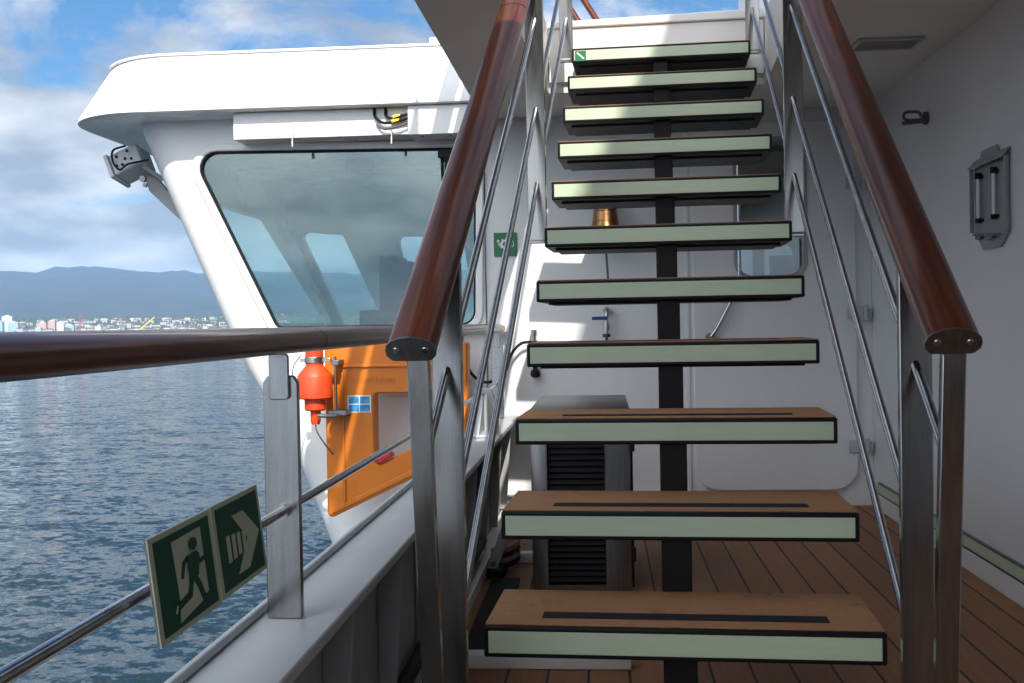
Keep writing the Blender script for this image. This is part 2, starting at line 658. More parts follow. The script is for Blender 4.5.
def planks():
    m = mat('brown_deck_planking', (.2, .085, .045), .65)
    tcn = node(m, 'ShaderNodeTexCoord')
    sp = node(m, 'ShaderNodeSeparateXYZ')
    lk(m, tcn.outputs['Object'], sp.inputs[0])

    def mt(op, a, b):
        n = node(m, 'ShaderNodeMath', operation=op)
        for i, v in enumerate((a, b)):
            if isinstance(v, (int, float)):
                n.inputs[i].default_value = v
            else:
                lk(m, v, n.inputs[i])
        return n.outputs[0]
    q = mt('DIVIDE', mt('ADD', sp.outputs['X'], 5.03), .115)
    idx = mt('FLOOR', q, 0)
    fr = mt('SUBTRACT', q, idx)
    d = mt('ABSOLUTE', mt('SUBTRACT', fr, .5), 0)
    gap = node(m, 'ShaderNodeMapRange')
    gap.inputs['From Min'].default_value = .462
    gap.inputs['From Max'].default_value = .472
    lk(m, d, gap.inputs['Value'])
    wn = node(m, 'ShaderNodeTexWhiteNoise', noise_dimensions='1D')
    lk(m, idx, wn.inputs['W'])
    nz = node(m, 'ShaderNodeTexNoise', Scale=3, Detail=8, Roughness=.65)
    mp = node(m, 'ShaderNodeMapping')
    mp.inputs['Scale'].default_value = (18, 1.2, 1)
    lk(m, tcn.outputs['Object'], mp.inputs['Vector'])
    lk(m, mp.outputs[0], nz.inputs['Vector'])
    f = mt('ADD', mt('MULTIPLY', nz.outputs['Fac'], .7), mt('MULTIPLY', wn.outputs['Value'], .3))
    r = node(m, 'ShaderNodeValToRGB')
    r.color_ramp.elements[0].position = .3
    r.color_ramp.elements[0].color = (.21, .092, .038, 1)
    r.color_ramp.elements[1].position = .7
    r.color_ramp.elements[1].color = (.33, .150, .064, 1)
    lk(m, f, r.inputs[0])
    mxx = node(m, 'ShaderNodeMix', data_type='RGBA')
    lk(m, gap.outputs[0], mxx.inputs['Factor'])
    lk(m, r.outputs[0], mxx.inputs['A'])
    mxx.inputs['B'].default_value = (.012, .010, .010, 1)
    lk(m, mxx.outputs['Result'], P_(m).inputs['Base Color'])
    bp = node(m, 'ShaderNodeBump', Strength=.5, Distance=.003)
    lk(m, mt('SUBTRACT', mt('MULTIPLY', nz.outputs['Fac'], .3), gap.outputs[0]), bp.inputs['Height'])
    lk(m, bp.outputs[0], P_(m).inputs['Normal'])
    return m


M['deck'] = planks()


def water():
    m = mat('sea_water', (.008, .020, .025), .05)
    P_(m).inputs['IOR'].default_value = 1.33
    P_(m).inputs['Specular IOR Level'].default_value = 0.40
    t = node(m, 'ShaderNodeTexCoord')
    tot = None
    for sc_, k, det, rot in (((1.0, 1.35, 1), 0.95, 4, .35), ((.17, .3, 1), .55, 3, .6), ((3.2, 4.0, 1), .5, 3, .2)):
        mp = node(m, 'ShaderNodeMapping')
        mp.inputs['Scale'].default_value = sc_
        mp.inputs['Rotation'].default_value = (0, 0, rot)
        lk(m, t.outputs['Object'], mp.inputs['Vector'])
        n = node(m, 'ShaderNodeTexNoise', Scale=1.0, Detail=det, Roughness=.55, Distortion=.5)
        lk(m, mp.outputs[0], n.inputs['Vector'])
        c = node(m, 'ShaderNodeVectorMath', operation='SUBTRACT')
        lk(m, n.outputs['Color'], c.inputs[0])
        c.inputs[1].default_value = (.5, .5, .5)
        q = node(m, 'ShaderNodeVectorMath', operation='MULTIPLY')
        lk(m, c.outputs[0], q.inputs[0])
        q.inputs[1].default_value = (k, k, 0)
        if tot:
            a = node(m, 'ShaderNodeVectorMath', operation='ADD')
            lk(m, tot, a.inputs[0])
            lk(m, q.outputs[0], a.inputs[1])
            tot = a.outputs[0]
        else:
            tot = q.outputs[0]
    wp_ = node(m, 'ShaderNodeTexNoise', Scale=.018, Detail=3)
    lk(m, t.outputs['Object'], wp_.inputs['Vector'])
    wr = node(m, 'ShaderNodeMapRange')
    wr.inputs['From Min'].default_value = .35
    wr.inputs['From Max'].default_value = .65
    wr.inputs['To Min'].default_value = .75
    wr.inputs['To Max'].default_value = 1.2
    lk(m, wp_.outputs['Fac'], wr.inputs['Value'])
    ws = node(m, 'ShaderNodeVectorMath', operation='SCALE')
    lk(m, tot, ws.inputs[0])
    lk(m, wr.outputs[0], ws.inputs['Scale'])
    tot = ws.outputs[0]
    a = node(m, 'ShaderNodeVectorMath', operation='ADD')
    lk(m, tot, a.inputs[0])
    a.inputs[1].default_value = (0, 0, 1)
    nn = node(m, 'ShaderNodeVectorMath', operation='NORMALIZE')
    lk(m, a.outputs[0], nn.inputs[0])
    lk(m, nn.outputs[0], P_(m).inputs['Normal'])
    return m


M['water'] = water()

# ================================================================== SETTING
NU, NV = .2807, .1868                                     # run and rise of the stair


def nose(y):                                              # height of the nosing line over the deck
    return .3736 + y * NV / NU


# ------------------------------------------------------------------ sea, shore, mountains
bm = nb()
bmesh.ops.create_circle(bm, cap_ends=True, segments=64, radius=15500)
bmesh.ops.translate(bm, verts=bm.verts, vec=(0, 0, -13))
obj('water', bm, M['water'], frame='W', sharp=0, kind='structure')


def polar(az, D):
    a = R(az)                                             # degrees to the left of the stair's axis
    return Vector((CAM.x - D * math.sin(a), CAM.y + D * math.cos(a)))


from mathutils import noise as mn


def fbm(x, y, s, o=5):
    return mn.fractal(Vector((x * s, y * s, 3.1)), 1.0, 2.0, o)


def land_h(az, D):
    if D < 4150:
        return -14 + (D - 4100) / 50 * 3
    t = min(1, (D - 4150) / 1500)
    return -11 + 68 * t ** .8 + 5 * fbm(az, D / 300, .3)


def terrain(name, azs, Ds, hf, mt_):
    bm = nb()
    G = []
    for D in Ds:
        G.append([bm.verts.new((*polar(a, D), hf(a, D))) for a in azs])
    for A, B in zip(G, G[1:]):
        for i in range(len(azs) - 1):
            bm.faces.new((A[i], A[i + 1], B[i + 1], B[i]))
    return obj(name, bm, mt_, frame='W', sharp=180, kind='structure')


M['forest'] = vary(mat('forest_slope', (.03, .05, .03), .9), (.016, .024, .022), (.040, .052, .040), scale=(.004, .004, .004), noise=1, detail=10)
M['land'] = vary(mat('shore_ground', (.06, .08, .04), .9), (.035, .055, .025), (.10, .11, .07), scale=(.02, .02, .02), noise=1, detail=8)
azs = [-6 + i * .4 for i in range(150)]
terrain('shore_land', azs, [4100, 4150, 4300, 4500, 4700, 4900, 5100, 5300, 5500, 5700, 6000, 6600, 7200], land_h, M['land'])


def mount_h(az, D):
    t = (D - 7000) / 5200
    if t <= 0:
        return 40
    ridge = 600 + 22 * math.sin(az * .22 + 1.9) + 34 * fbm(az, 0, .12)
    k = 1 - (1 - min(1, t)) ** 1.6 if t < 1 else 1 - (t - 1) * .7
    return 45 + ridge * k * (.93 + .12 * fbm(az * .5, D / 1500, 1.1)) * (.8 + .2 * min(1, t))


terrain('mountains', [-30 + i * .6 for i in range(150)], [6900 + 380 * i for i in range(19)], mount_h, M['forest'])

# the air between: hazy enough to turn the mountains blue
hm = bpy.data.materials.new('sea_air')
hm.use_nodes = True
hm.node_tree.nodes.clear()
ho = hm.node_tree.nodes.new('ShaderNodeOutputMaterial')
hv = hm.node_tree.nodes.new('ShaderNodeVolumePrincipled')
hv.inputs['Color'].default_value = (.34, .60, 1.0, 1)
hv.inputs['Density'].default_value = 0.000056
hv.inputs['Anisotropy'].default_value = 0.0
hm.node_tree.links.new(hv.outputs[0], ho.inputs['Volume'])
bm = box(nb(), (-16500, -16500, -16), (16500, 16500, 720))
obj('haze', bm, hm, frame='W', sharp=0, kind='stuff')

# ------------------------------------------------------------------ the town across the water
rng = random.Random(7)


def citymat(name, c, win=(.05, .06, .08), sx=.25, sz=.33):
    m = mat(name, c, .6)
    v = coord(m, (sx, sx, sz), (0, 0, 0))
    b = node(m, 'ShaderNodeTexBrick', Scale=1.0)
    b.offset = 0
    b.inputs['Color1'].default_value = (*win, 1)
    b.inputs['Color2'].default_value = (*[x * 1.6 for x in win], 1)
    b.inputs['Mortar'].default_value = (*c, 1)
    b.inputs['Mortar Size'].default_value = .28
    b.inputs['Brick Width'].default_value = 1.0
    b.inputs['Row Height'].default_value = 1.0
    # bricks are drawn in the texture's xy plane: use height for its y
    t = m.node_tree
    sp = node(m, 'ShaderNodeSeparateXYZ')
    cb = node(m, 'ShaderNodeCombineXYZ')
    lk(m, v, sp.inputs[0])
    ad = node(m, 'ShaderNodeMath', operation='ADD')
    lk(m, sp.outputs['X'], ad.inputs[0])
    lk(m, sp.outputs['Y'], ad.inputs[1])
    lk(m, ad.outputs[0], cb.inputs['X'])
    lk(m, sp.outputs['Z'], cb.inputs['Y'])
    lk(m, cb.outputs[0], b.inputs['Vector'])
    lk(m, b.outputs['Color'], P_(m).inputs['Base Color'])
    return m


M['roofgrey'] = vary(mat('house_roof', (.1, .09, .09), .8), (.06, .055, .055), (.14, .12, .11), scale=(.1, .1, .1), noise=1)
HC = {'white': (.62, .61, .58), 'cream': (.50, .44, .35), 'grey': (.42, .42, .43), 'brown': (.26, .19, .15)}
HM = {k: citymat('house_wall_' + k, c) for k, c in HC.items()}


def house_mesh(kind, w, d, h, gable):
    bm = nb()
    box(bm, (-w / 2, -d / 2, -6), (w / 2, d / 2, h))
    nw = len(bm.faces)
    if gable:
        g = h + w * .28
        prism(bm, [(-w / 2 - .5, h + .02), (0, g), (w / 2 + .5, h + .02)], 1, -d / 2 - .5, d / 2 + .5)
    else:
        box(bm, (-w / 2 - .3, -d / 2 - .3, h + .02), (w / 2 + .3, d / 2 + .3, h + .9))
    bm.faces.ensure_lookup_table()
    for f in bm.faces[nw:]:
        f.material_index = 1
    return bm


HLAB = {'white': 'small white house among the trees of the town across the water',
        'cream': 'small cream house among the trees of the town across the water',
        'grey': 'small grey flat-roofed block in the town across the water',
        'brown': 'small brown house among the trees of the town across the water'}
HN = {'white': (11, 13, 7, True), 'cream': (14, 11, 8, False), 'grey': (18, 12, 9, False), 'brown': (10, 12, 7, True)}
protos = {}
kinds = ['white'] * 5 + ['cream'] * 3 + ['grey'] * 2 + ['brown'] * 2
for i in range(285):
    k = rng.choice(kinds)
    az = rng.uniform(19.0, 34.5)
    D = 4170 + 1250 * rng.random() ** 1.4
    if i < 45:                                            # a denser row along the quays
        D = 4160 + rng.random() * 40
    p = polar(az, D)
    z = land_h(az, D)
    if k not in protos:
        protos[k] = obj('house', house_mesh(k, *HN[k]), [HM[k], M['roofgrey']], frame='W', sharp=0, label=HLAB[k], cat='house', group=k + ' houses of the far town')
        o = protos[k]
    else:
        o = protos[k].copy()
        COL.objects.link(o)
    o.location = (p.x, p.y, z)
    o.rotation_euler = (0, 0, rng.uniform(0, 3.14))
    s = rng.uniform(1.0, 2.1)
    o.scale = (s, s, s * rng.uniform(.8, 1.3))

TWM = {'teal': citymat('tower_teal_glass', (.26, .38, .39), (.12, .22, .24), .12, .3), 'pale': citymat('tower_pale', (.50, .52, .53), (.2, .26, .28), .2, .3),
       'pink': citymat('tower_pink', (.46, .30, .23), (.22, .16, .15), .2, .3), 'grey': citymat('tower_grey', (.36, .42, .46), (.1, .14, .17), .2, .3)}


def tower(az, D, w, d, h, m, label, top=True, rot=0, grp=None):
    p = polar(az, D)
    t = thing('apartment_tower', label, 'tower block', (p.x, p.y, land_h(az, D)), 'W', grp)
    o0 = ORIGIN[t.name]
    b = nb()
    Mx = Matrix.Translation(o0) @ Matrix.Rotation(R(rot), 4, 'Z')
    box(b, (-w / 2, -d / 2, -6), (w / 2, d / 2, h), Mx)
    obj('wall', b, TWM[m], t, sharp=0)
    b = nb()
    box(b, (-w * .52, -d * .52, h + .05), (w * .52, d * .52, h + 1.2), Mx)
    if top:
        box(b, (-w * .25, -d * .25, h + 1.25), (w * .2, d * .3, h + 5), Mx)
    obj('roof', b, TWM['pale'], t, sharp=0)
    return t


tower(32.15, 4300, 34, 22, 57, 'pale', 'tall pale slab tower with stepped top at left of far waterfront', rot=20)
tower(31.9, 4230, 34, 20, 39, 'teal', 'teal glass tower beside the tall pale tower on the far waterfront', rot=20)
tower(32.55, 4210, 34, 20, 42, 'teal', 'teal glass tower at the left end of the far waterfront', rot=10)
tower(30.62, 4240, 26, 18, 39, 'pink', 'pink tower block, left one of the pink pair across the water', rot=15)
tower(30.2, 4250, 24, 18, 44, 'pink', 'pink tower block, right and taller of the pink pair across the water', rot=15)
tower(29.8, 4230, 26, 18, 39, 'pale', 'pale blue-grey tower right of the pink towers across the water', rot=5)
tower(30.8, 4180, 20, 14, 24, 'grey', 'low grey-blue block standing in front of the pink towers', rot=10)
tower(29.4, 4200, 30, 16, 28, 'teal', 'short teal tower at the right of the tower cluster', rot=12)
tower(28.6, 4190, 20, 15, 24, 'grey', 'low grey block right of the tower cluster across the water', rot=25)
tower(28.1, 4190, 22, 15, 20, 'pale', 'low pale block right of the tower cluster across the water', rot=5)
# quay sheds and dockside cranes
for az, w, lab in ((32.0, 150, 'long white shed on the quay at the left of the far town'), (25.6, 170, 'long white shed on the quay below the yellow crane'), (23.6, 120, 'long white shed on the quay nearest the bridge wing')):
    p = polar(az, 4165)
    b = nb()
    Mx = Matrix.Translation((p.x, p.y, -11)) @ Matrix.Rotation(R(az), 4, 'Z')
    box(b, (-w / 2, -10, -3), (w / 2, 10, 9), Mx)
    prism(b, [(-w / 2, 0), (w / 2, 0), (w / 2, .1), (-w / 2, .1)], 1, 0, .1)
    b2 = nb()
    box(b2, (-w / 2, -10, -3), (w / 2, 10, 9))
    prism(b2, [(-10.6, 9.02), (0, 12.5), (10.6, 9.02)], 0, -w / 2 - 1, w / 2 + 1)
    b.free()
    bmesh.ops.transform(b2, matrix=Mx, verts=b2.verts)
    obj('quay_shed', b2, HM['white'], loc=(p.x, p.y, -11), frame='W', sharp=0, label=lab, cat='shed')
p = polar(26.05, 4180)
t = thing('dock_crane', 'yellow dockside crane with its jib raised to the right', 'crane', (p.x, p.y, -11), 'W')
c0 = ORIGIN[t.name]
rv = Vector((math.cos(R(26)), math.sin(R(26)), 0))
b = nb()
tube(b, [c0, c0 + Vector((0, 0, 22))], 2.4, 6)
obj('tower_leg', b, M['yellow'], t, sharp=0)
b = nb()
tube(b, [c0 + Vector((0, 0, 14)) - rv * 10, c0 + Vector((0, 0, 58)) + rv * 40], 1.9, 6)
obj('jib', b, M['yellow'], t, sharp=0)
p = polar(28.95, 4260)
b = nb()
for k in range(4):
    tube(b, [(p.x + (-4 if k % 2 else 4), p.y + (-4 if k // 2 else 4), -10), (p.x, p.y, 66)], .5, 5)
for k in range(6):
    tube(b, [(p.x - 3.6 + .5 * k, p.y, 6 + 10 * k), (p.x + 3.6 - .5 * k, p.y, 6 + 10 * k)], .6, 5)
obj('lattice_mast', b, M['red'], loc=(p.x, p.y, -10), frame='W', sharp=0, label='red lattice mast rising behind the far tower cluster', cat='mast')

# the trees of the town read as one wooded mass
bm = nb()
for i in range(5200):
    az = rng.uniform(10, 36)
    q = rng.random()
    D = 4200 + 1800 * q
    if rng.random() < .5:
        D = 5300 + 500 * rng.random()
    if mn.noise(Vector((az * 1.3, D / 260, 1))) < -.3 and D < 5200:
        continue
    p = polar(az, D)
    z = land_h(az, D)
    h = rng.uniform(8, 15)
    if rng.random() < .10 and D > 5200:
        h *= 1.7
    r = h * rng.uniform(.22, .45)
    n = 6
    a0 = rng.random() * 6
    low = [bm.verts.new((p.x + r * rng.uniform(.7, 1.1) * math.cos(a0 + k * 2 * math.pi / n), p.y + r * math.sin(a0 + k * 2 * math.pi / n), z + h * rng.uniform(.1, .35))) for k in range(n)]
    mid = [bm.verts.new((p.x + r * .75 * rng.uniform(.6, 1.2) * math.cos(a0 + .5 + k * 2 * math.pi / n), p.y + r * .75 * math.sin(a0 + .5 + k * 2 * math.pi / n), z + h * rng.uniform(.6, .75))) for k in range(n)]
    tp = bm.verts.new((p.x, p.y, z + h))
    for k in range(n):
        bm.faces.new((low[k], low[(k + 1) % n], mid[(k + 1) % n], mid[k]))
        bm.faces.new((mid[k], mid[(k + 1) % n], tp))
M['leaf'] = vary(mat('town_foliage', (.05, .08, .03), .9), (.022, .042, .018), (.075, .105, .04), scale=(.03, .03, .03), noise=1, detail=4)
setp(obj('town_trees', bm, M['leaf'], frame='W', sharp=0), 'dark green trees between the houses of the far town', 'trees', kind='stuff')

# ================================================================== SHIP: deck, bulwark, walls, deck above
bm = box(nb(), (-.70, -6, -.12), (1.40, 3.78, 0))
box(bm, (-.70, -16, -.12), (9, -6.002, 0))
obj('deck', bm, M['deck'], kind='structure', sharp=0)

# ---- bulwark
bw = thing('bulwark', 'low white steel bulwark with a flat ledge along the open side', 'bulwark', (-.68, 0, 0))
obj('inner_panel', box(nb(), (-.70, -6, .002), (-.675, 3.68, .478)), M['grey'], bw, label='grey inner plate of the bulwark')
obj('cap_ledge', box(nb(), (-.745, -6, .478), (-.60, 3.675, .50)), M['lightgrey'], bw, bevel=.004)
obj('lip', box(nb(), (-.748, -6, .5005), (-.735, 3.675, .516)), M['lightgrey'], bw, bevel=.004)
obj('hull_plate', box(nb(), (-.735, -9, -13.4), (-.702, 3.675, .477)), M['hullwhite'], bw)
for i in range(9):
    v = -.72 + i * .5
    pr = [(-.6745, .06), (-.640, .06), (-.612, .477), (-.6745, .477)]
    obj('rib', prism(nb(), pr, 1, v, v + .012), M['grey'], bw, bevel=.002)
obj('kerb', box(nb(), (-.672, -6, .001), (-.615, 3.6, .05)), M['white'], bw, bevel=.004)
obj('drain_pipe', tube(nb(), [(-.645, -3, .115), (-.645, 2.2, .115)], .02, 12), M['rubber'], bw)

# ---- deckhouse wall on the right, going up past the deck above
dw = thing('deckhouse_wall', 'plain grey-white deckhouse side wall on the right', 'wall', (1.32, 0, 0))
wt = lambda v: 6.71 - .17 * (v + 2.3)                      # unseen wall top, height and slope shaped to shade the treads
obj('wall_plate', prism(nb(), [(-10, 0), (9, 0), (9, wt(9) - .37), (-10, wt(-10) - .37)], 0, 1.27, 1.40), M['wall'], dw)
obj('shade_rail', prism(nb(), [(-10, wt(-10) - .23), (9, wt(9) - .23), (9, wt(9)), (-10, wt(-10))], 0, 1.29, 1.38), M['white'], dw, bevel=.01)  # unseen beam; the gap below it lets a sun stripe onto the treads
for v in range(-10, 9, 3):
    obj('shade_rail_stud', box(nb(), (1.31, v + .2, wt(v) - .46), (1.36, v + .25, wt(v) - .20)), M['white'], dw)
obj('kerb', box(nb(), (1.255, -6, .001), (1.2695, 3.68, .080)), M['white'], dw, bevel=.003)
for a, b_ in ((-6, 2.33), (2.37, 3.56)):
    s = obj('glow_strip', box(nb(), (1.258, a, .088), (1.2698, b_, .134)), M['glow'], dw, bevel=.001)
    f = nb()
    box(f, (1.256, a, .0815), (1.2696, b_, .0875))
    box(f, (1.256, a, .1345), (1.2696, b_, .1405))
    box(f, (1.256, b_ + .0005, .0815), (1.2696, b_ + .006, .1405))
    obj('frame', f, M['dullsteel'], s)

obj('unseen_screen_wall', box(nb(), (-.15, -3.75, .001), (1.2685, -3.62, 1.30)), M['wall'], dw)  # added out of view behind the camera to darken reflections in the steel

# ---- aft bulkhead with its door
bk = thing('aft_bulkhead', 'white bulkhead wall behind the stair with a grey-white door', 'wall', (.3, 3.7, 0))
bkp = obj('wall_plate', box(nb(), (-.765, 3.70, 0), (1.269, 3.80, 2.099)), M['wall'], bk)
winc = [(.575, 1.225), (.913, 1.225), (.913, 1.93), (.575, 1.93)]
wp = rpoly(winc, .07)
cut(bkp, [prism(nb(), wp, 1, 3.5, 4.0)])
dr = obj('door', prism(nb(), rpoly([(.335, .085), (1.185, .085), (1.185, 2.03), (.335, 2.03)], .13, 10), 1, 3.665, 3.699), M['wall'], bk)
cut(dr, [prism(nb(), wp, 1, 3.5, 4.0)])
dr.modifiers.new('bevel', 'BEVEL').width = .006
wf = nb()
ring(wf, wp, rpoly(offs(winc, .022), .092), 1, 3.655, 3.672)
wfr = obj('window_frame', wf, M['grey'], dr, bevel=.003)
obj('pane', prism(nb(), rpoly(offs(winc, -.001), .07), 1, 3.688, 3.694), M['darkglass'], dr)
for z in (1.70, 1.018, .317):
    h = nb()
    box(h, (1.135, 3.648, z - .032), (1.215, 3.664, z + .032))
    hg = obj('hinge', h, M['lightgrey'], dr, bevel=.003)
    h = nb()
    tube(h, [(1.228, 3.655, z - .04), (1.228, 3.655, z + .04)], .014, 12)
    box(h, (1.236, 3.66, z - .02), (1.262, 3.699, z + .02))
    obj('hinge_pin', h, M['lightgrey'], hg)
h = nb()
tube(h, smooth_path([(.425, 3.63, .905), (.46, 3.625, .955), (.535, 3.62, 1.10), (.57, 3.62, 1.20), (.575, 3.62, 1.30), (.575, 3.62, 1.85)], 6), .011, 10)
hd = obj('door_handle', h, M['tubesteel'], dr)
h = nb()
lathe(h, [(.026, -.03), (.026, 0), (.018, .012)], (.422, 3.652, .90), axis='Y')
obj('boss', h, M['tubesteel'], hd)
obj('wall_seam', box(nb(), (.296, 3.688, .0), (.318, 3.6995, 2.095)), M['wall'], bk, bevel=.004)
obj('skirting', box(nb(), (-.76, 3.66, .001), (.29, 3.699, .075)), M['white'], bk, bevel=.004)
# cabin behind the door window
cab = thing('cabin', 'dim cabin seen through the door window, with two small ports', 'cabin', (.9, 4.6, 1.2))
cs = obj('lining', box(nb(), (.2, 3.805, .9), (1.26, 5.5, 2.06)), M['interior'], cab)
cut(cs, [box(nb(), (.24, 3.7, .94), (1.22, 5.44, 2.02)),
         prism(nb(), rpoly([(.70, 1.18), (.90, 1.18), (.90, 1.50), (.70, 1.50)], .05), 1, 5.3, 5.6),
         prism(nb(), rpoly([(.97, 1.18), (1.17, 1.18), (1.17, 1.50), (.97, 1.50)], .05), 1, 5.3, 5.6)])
obj('red_reflection_panel', box(nb(), (.985, 5.30, 1.20), (1.15, 5.305, 1.42)), M['red'], cab)  # red panel added in place of a red reflection in the pane

# ---- the deck above, with the stair opening
ox0, ox1, oy0, oy1 = -.535, .49, .13, 3.10
oc = [S((ox0, oy0, 0)), S((ox1, oy0, 0)), S((ox1, oy1, 0)), S((ox0, oy1, 0))]
outc = [(-.77, -3.6), (1.268, -3.6), (1.268, 9), (-.77, 9)]
bm = nb()
for zf in (0,):
    vo0 = [bm.verts.new((*p, 2.10)) for p in outc]
    vi0 = [bm.verts.new((p.x, p.y, 2.10)) for p in oc]
    vo1 = [bm.verts.new((*p, 2.425)) for p in outc]
    vi1 = [bm.verts.new((p.x, p.y, 2.425)) for p in oc]
    for i in range(4):
        j = (i + 1) % 4
        bm.faces.new((vo0[i], vo0[j], vi0[j], vi0[i]))
        bm.faces.new((vo1[i], vi1[i], vi1[j], vo1[j]))
        bm.faces.new((vo0[i], vo1[i], vo1[j], vo0[j]))
        bm.faces.new((vi0[i], vi0[j], vi1[j], vi1[i]))
obj('upper_deck', bm, M['ceil'], kind='structure', bevel=.006)
uk = thing('upper_deck_edge', 'white upturned edge of the deck above, with unseen shade boards added aft', 'deck edge', (-.75, 0, 2.43))
obj('coaming', box(nb(), (-.768, 2.0, 2.427), (-.74, 3.40, 2.50)), M['white'], uk, bevel=.004)
obj('board', box(nb(), (-.765, 2.0, 2.67), (-.745, 3.40, 2.95)), M['white'], uk, bevel=.004)
obj('shade_plate', box(nb(), (-.768, -3.6, 2.427), (-.745, 1.995, 2.95)), M['white'], uk, bevel=.004)  # out of view, made solid to shade the orange holder
obj('shade_board', box(nb(), (-.765, -3.6, 3.12), (-.745, 1.995, 3.40)), M['white'], uk, bevel=.004)  # out of view, added above a gap to carry that shade further left
for i in range(5):
    obj('stanchion', box(nb(), (-.744, -3.4 + 1.6 * i, 2.427), (-.72, -3.36 + 1.6 * i, 3.38 if i < 4 else 2.94)), M['white'], uk, bevel=.002)
# landing nosing at the head of the stair
lt = thing('landing_edge', 'sunlit white landing edge at the head of the stair', 'landing', (0, 3.1, 2.4), 'W')
obj('face', box(nb(), (-.53, 3.075, 2.15), (.486, 3.098, 2.405)), M['white'], lt, bevel=.003)
obj('nosing', prism(nb(), [(-.53, 2.407), (.486, 2.407), (.486, 2.452), (-.53, 2.437)], 1, 3.06, 3.16), M['white'], lt, bevel=.006)

vt = thing('ceiling_vent', 'grey slatted ventilation grille in the ceiling above the right handrail', 'vent', (1.01, 2.35, 2.1))
vb = nb()
ring(vb, [(.90, 2.275), (1.13, 2.275), (1.13, 2.42), (.90, 2.42)], [(.885, 2.26), (1.145, 2.26), (1.145, 2.435), (.885, 2.435)], 2, 2.088, 2.0995)
obj('frame', vb, M['lightgrey'], vt, bevel=.002)
vb = nb()
for i in range(9):
    y = 2.279 + i * .0158
    box(vb, (.902, y, 2.091), (1.128, y + .006, 2.0985))
obj('slats', vb, M['grey'], vt)

# ================================================================== BRIDGE WING
CONT = [(2.25, -2.785), (2.16, -2.745), (1.9, -2.64), (1.04, -2.275), (.766, -2.15), (.334, -1.90), (-.046, -1.75), (-.21, -1.69), (-1.0, -1.48), (-2.2, -1.28), (-13.4, -.9)]


def uL(z):
    for (z0, a), (z1, b) in zip(CONT, CONT[1:]):
        if z <= z0 and z >= z1:
            return a + (b - a) * (z0 - z) / (z0 - z1)
    return CONT[0][1] if z > CONT[0][0] else CONT[-1][1]


def section(bm, z, ins, v0, v1, rad, n=10, u1=-.772):
    l = uL(z) + ins
    pts = [(u1, v0)]
    for k in range(n + 1):
        a = math.pi / 2 * k / n
        pts.append((l + rad - rad * math.sin(a), v0 + rad - rad * math.cos(a)))
    pts += [(l, v1), (u1, v1)]
    return [bm.verts.new((*p, z)) for p in pts]


def shell(zs, ins, v0, v1, rad, u1=-.772):
    bm = nb()
    L = [section(bm, z, ins, v0, v1, rad, u1=u1) for z in zs]
    n = len(L[0])
    for A, B in zip(L, L[1:]):
        for i in range(n):
            bm.faces.new((A[i], A[(i + 1) % n], B[(i + 1) % n], B[i]))
    bm.faces.new(L[0])
    bm.faces.new(L[-1][::-1])
    return bm


wg = thing('bridge_wing', 'big white bridge wing leaning out over the water with a wide window', 'bridge wing', (-1.7, 3.7, 0))
zs = [-13.3, -2.2, -1.5, -1.0, -.6, -.21, -.046, .15, .334, .55, .766, .9, 1.04, 1.35, 1.65, 1.9, 2.05, 2.2]
body = obj('body', shell(zs, 0, 3.68, 6.2, .20), M['hullwhite'], wg)
wc = [(-2.40, 1.972), (-.803, 1.948), (-.822, .985), (-1.925, .985)]
wrad = [.10, .07, .08, .05]
wpoly = rpoly(wc, wrad)
fl = lambda z: (z - 1.04) * .45
cut(body, [shell([.93, 1.04, 1.35, 1.65, 2.07], .07, 3.75, 6.13, .16, u1=-.85),
           prism(nb(), wpoly, 1, 3.5, 3.9),
           prism(nb(), rpoly([(-2.47, 1.735), (-2.13, 1.70), (-1.81, .99), (-2.12, .99)], .04), 1, 5.9, 6.5),
           prism(nb(), rpoly([(-1.70, 1.68), (-1.20, 1.67), (-1.10, .99), (-1.56, .99)], .04), 1, 5.9, 6.5),
           prism(nb(), rpoly([(4.25, 1.02), (6.06, 1.02), (5.52, 1.77), (4.25, 1.77)], .05), 0, -3.2, -1.9)])
wnf = obj('window_frame', ring(nb(), rpoly(offs(wc, -.004), [r_ - .004 for r_ in wrad]), rpoly(offs(wc, .038), [r_ + .038 for r_ in wrad]), 1, 3.660, 3.684), M['hullwhite'], wg, bevel=.007)
obj('gasket', ring(nb(), rpoly(offs(wc, -.014), [max(.02, r_ - .014) for r_ in wrad]), rpoly(offs(wc, -.005), [r_ - .005 for r_ in wrad]), 1, 3.668, 3.700), M['rubber'], wnf)
obj('window_pane', prism(nb(), rpoly(offs(wc, -.006), [r_ - .006 for r_ in wrad]), 1, 3.690, 3.697), M['glass'], wg)
obj('sill', box(nb(), (-1.96, 3.615, .945), (-.65, 3.678, .978)), M['white'], wg, bevel=.008)
for z in (.60, -.35):
    obj('weld_seam', box(nb(), (uL(z) + .22, 3.6765, z), (-.775, 3.6795, z + .007)), M['hullwhite'], wg, bevel=.0012)
obj('weld_seam', box(nb(), (-.802, 3.6765, -2), (-.796, 3.6795, .93)), M['hullwhite'], wg, bevel=.0012)
# inside: dark steps added for the towers mirrored in the glass, and a blind
ci = nb()
prism(ci, [(-1.76, .94), (-1.76, 1.10), (-1.62, 1.10), (-1.62, 1.46), (-1.50, 1.46), (-1.50, 1.42), (-1.40, 1.42), (-1.40, 1.28), (-1.25, 1.28), (-1.25, .94)], 1, 5.0, 5.4)
obj('reflected_towers', ci, M['black'], wg, bevel=.006)  # stepped silhouette stands in for a skyline reflection
obj('blind_box', box(nb(), (-1.55, 3.80, 1.86), (-1.40, 3.84, 1.93)), M['grey'], wg, bevel=.004)
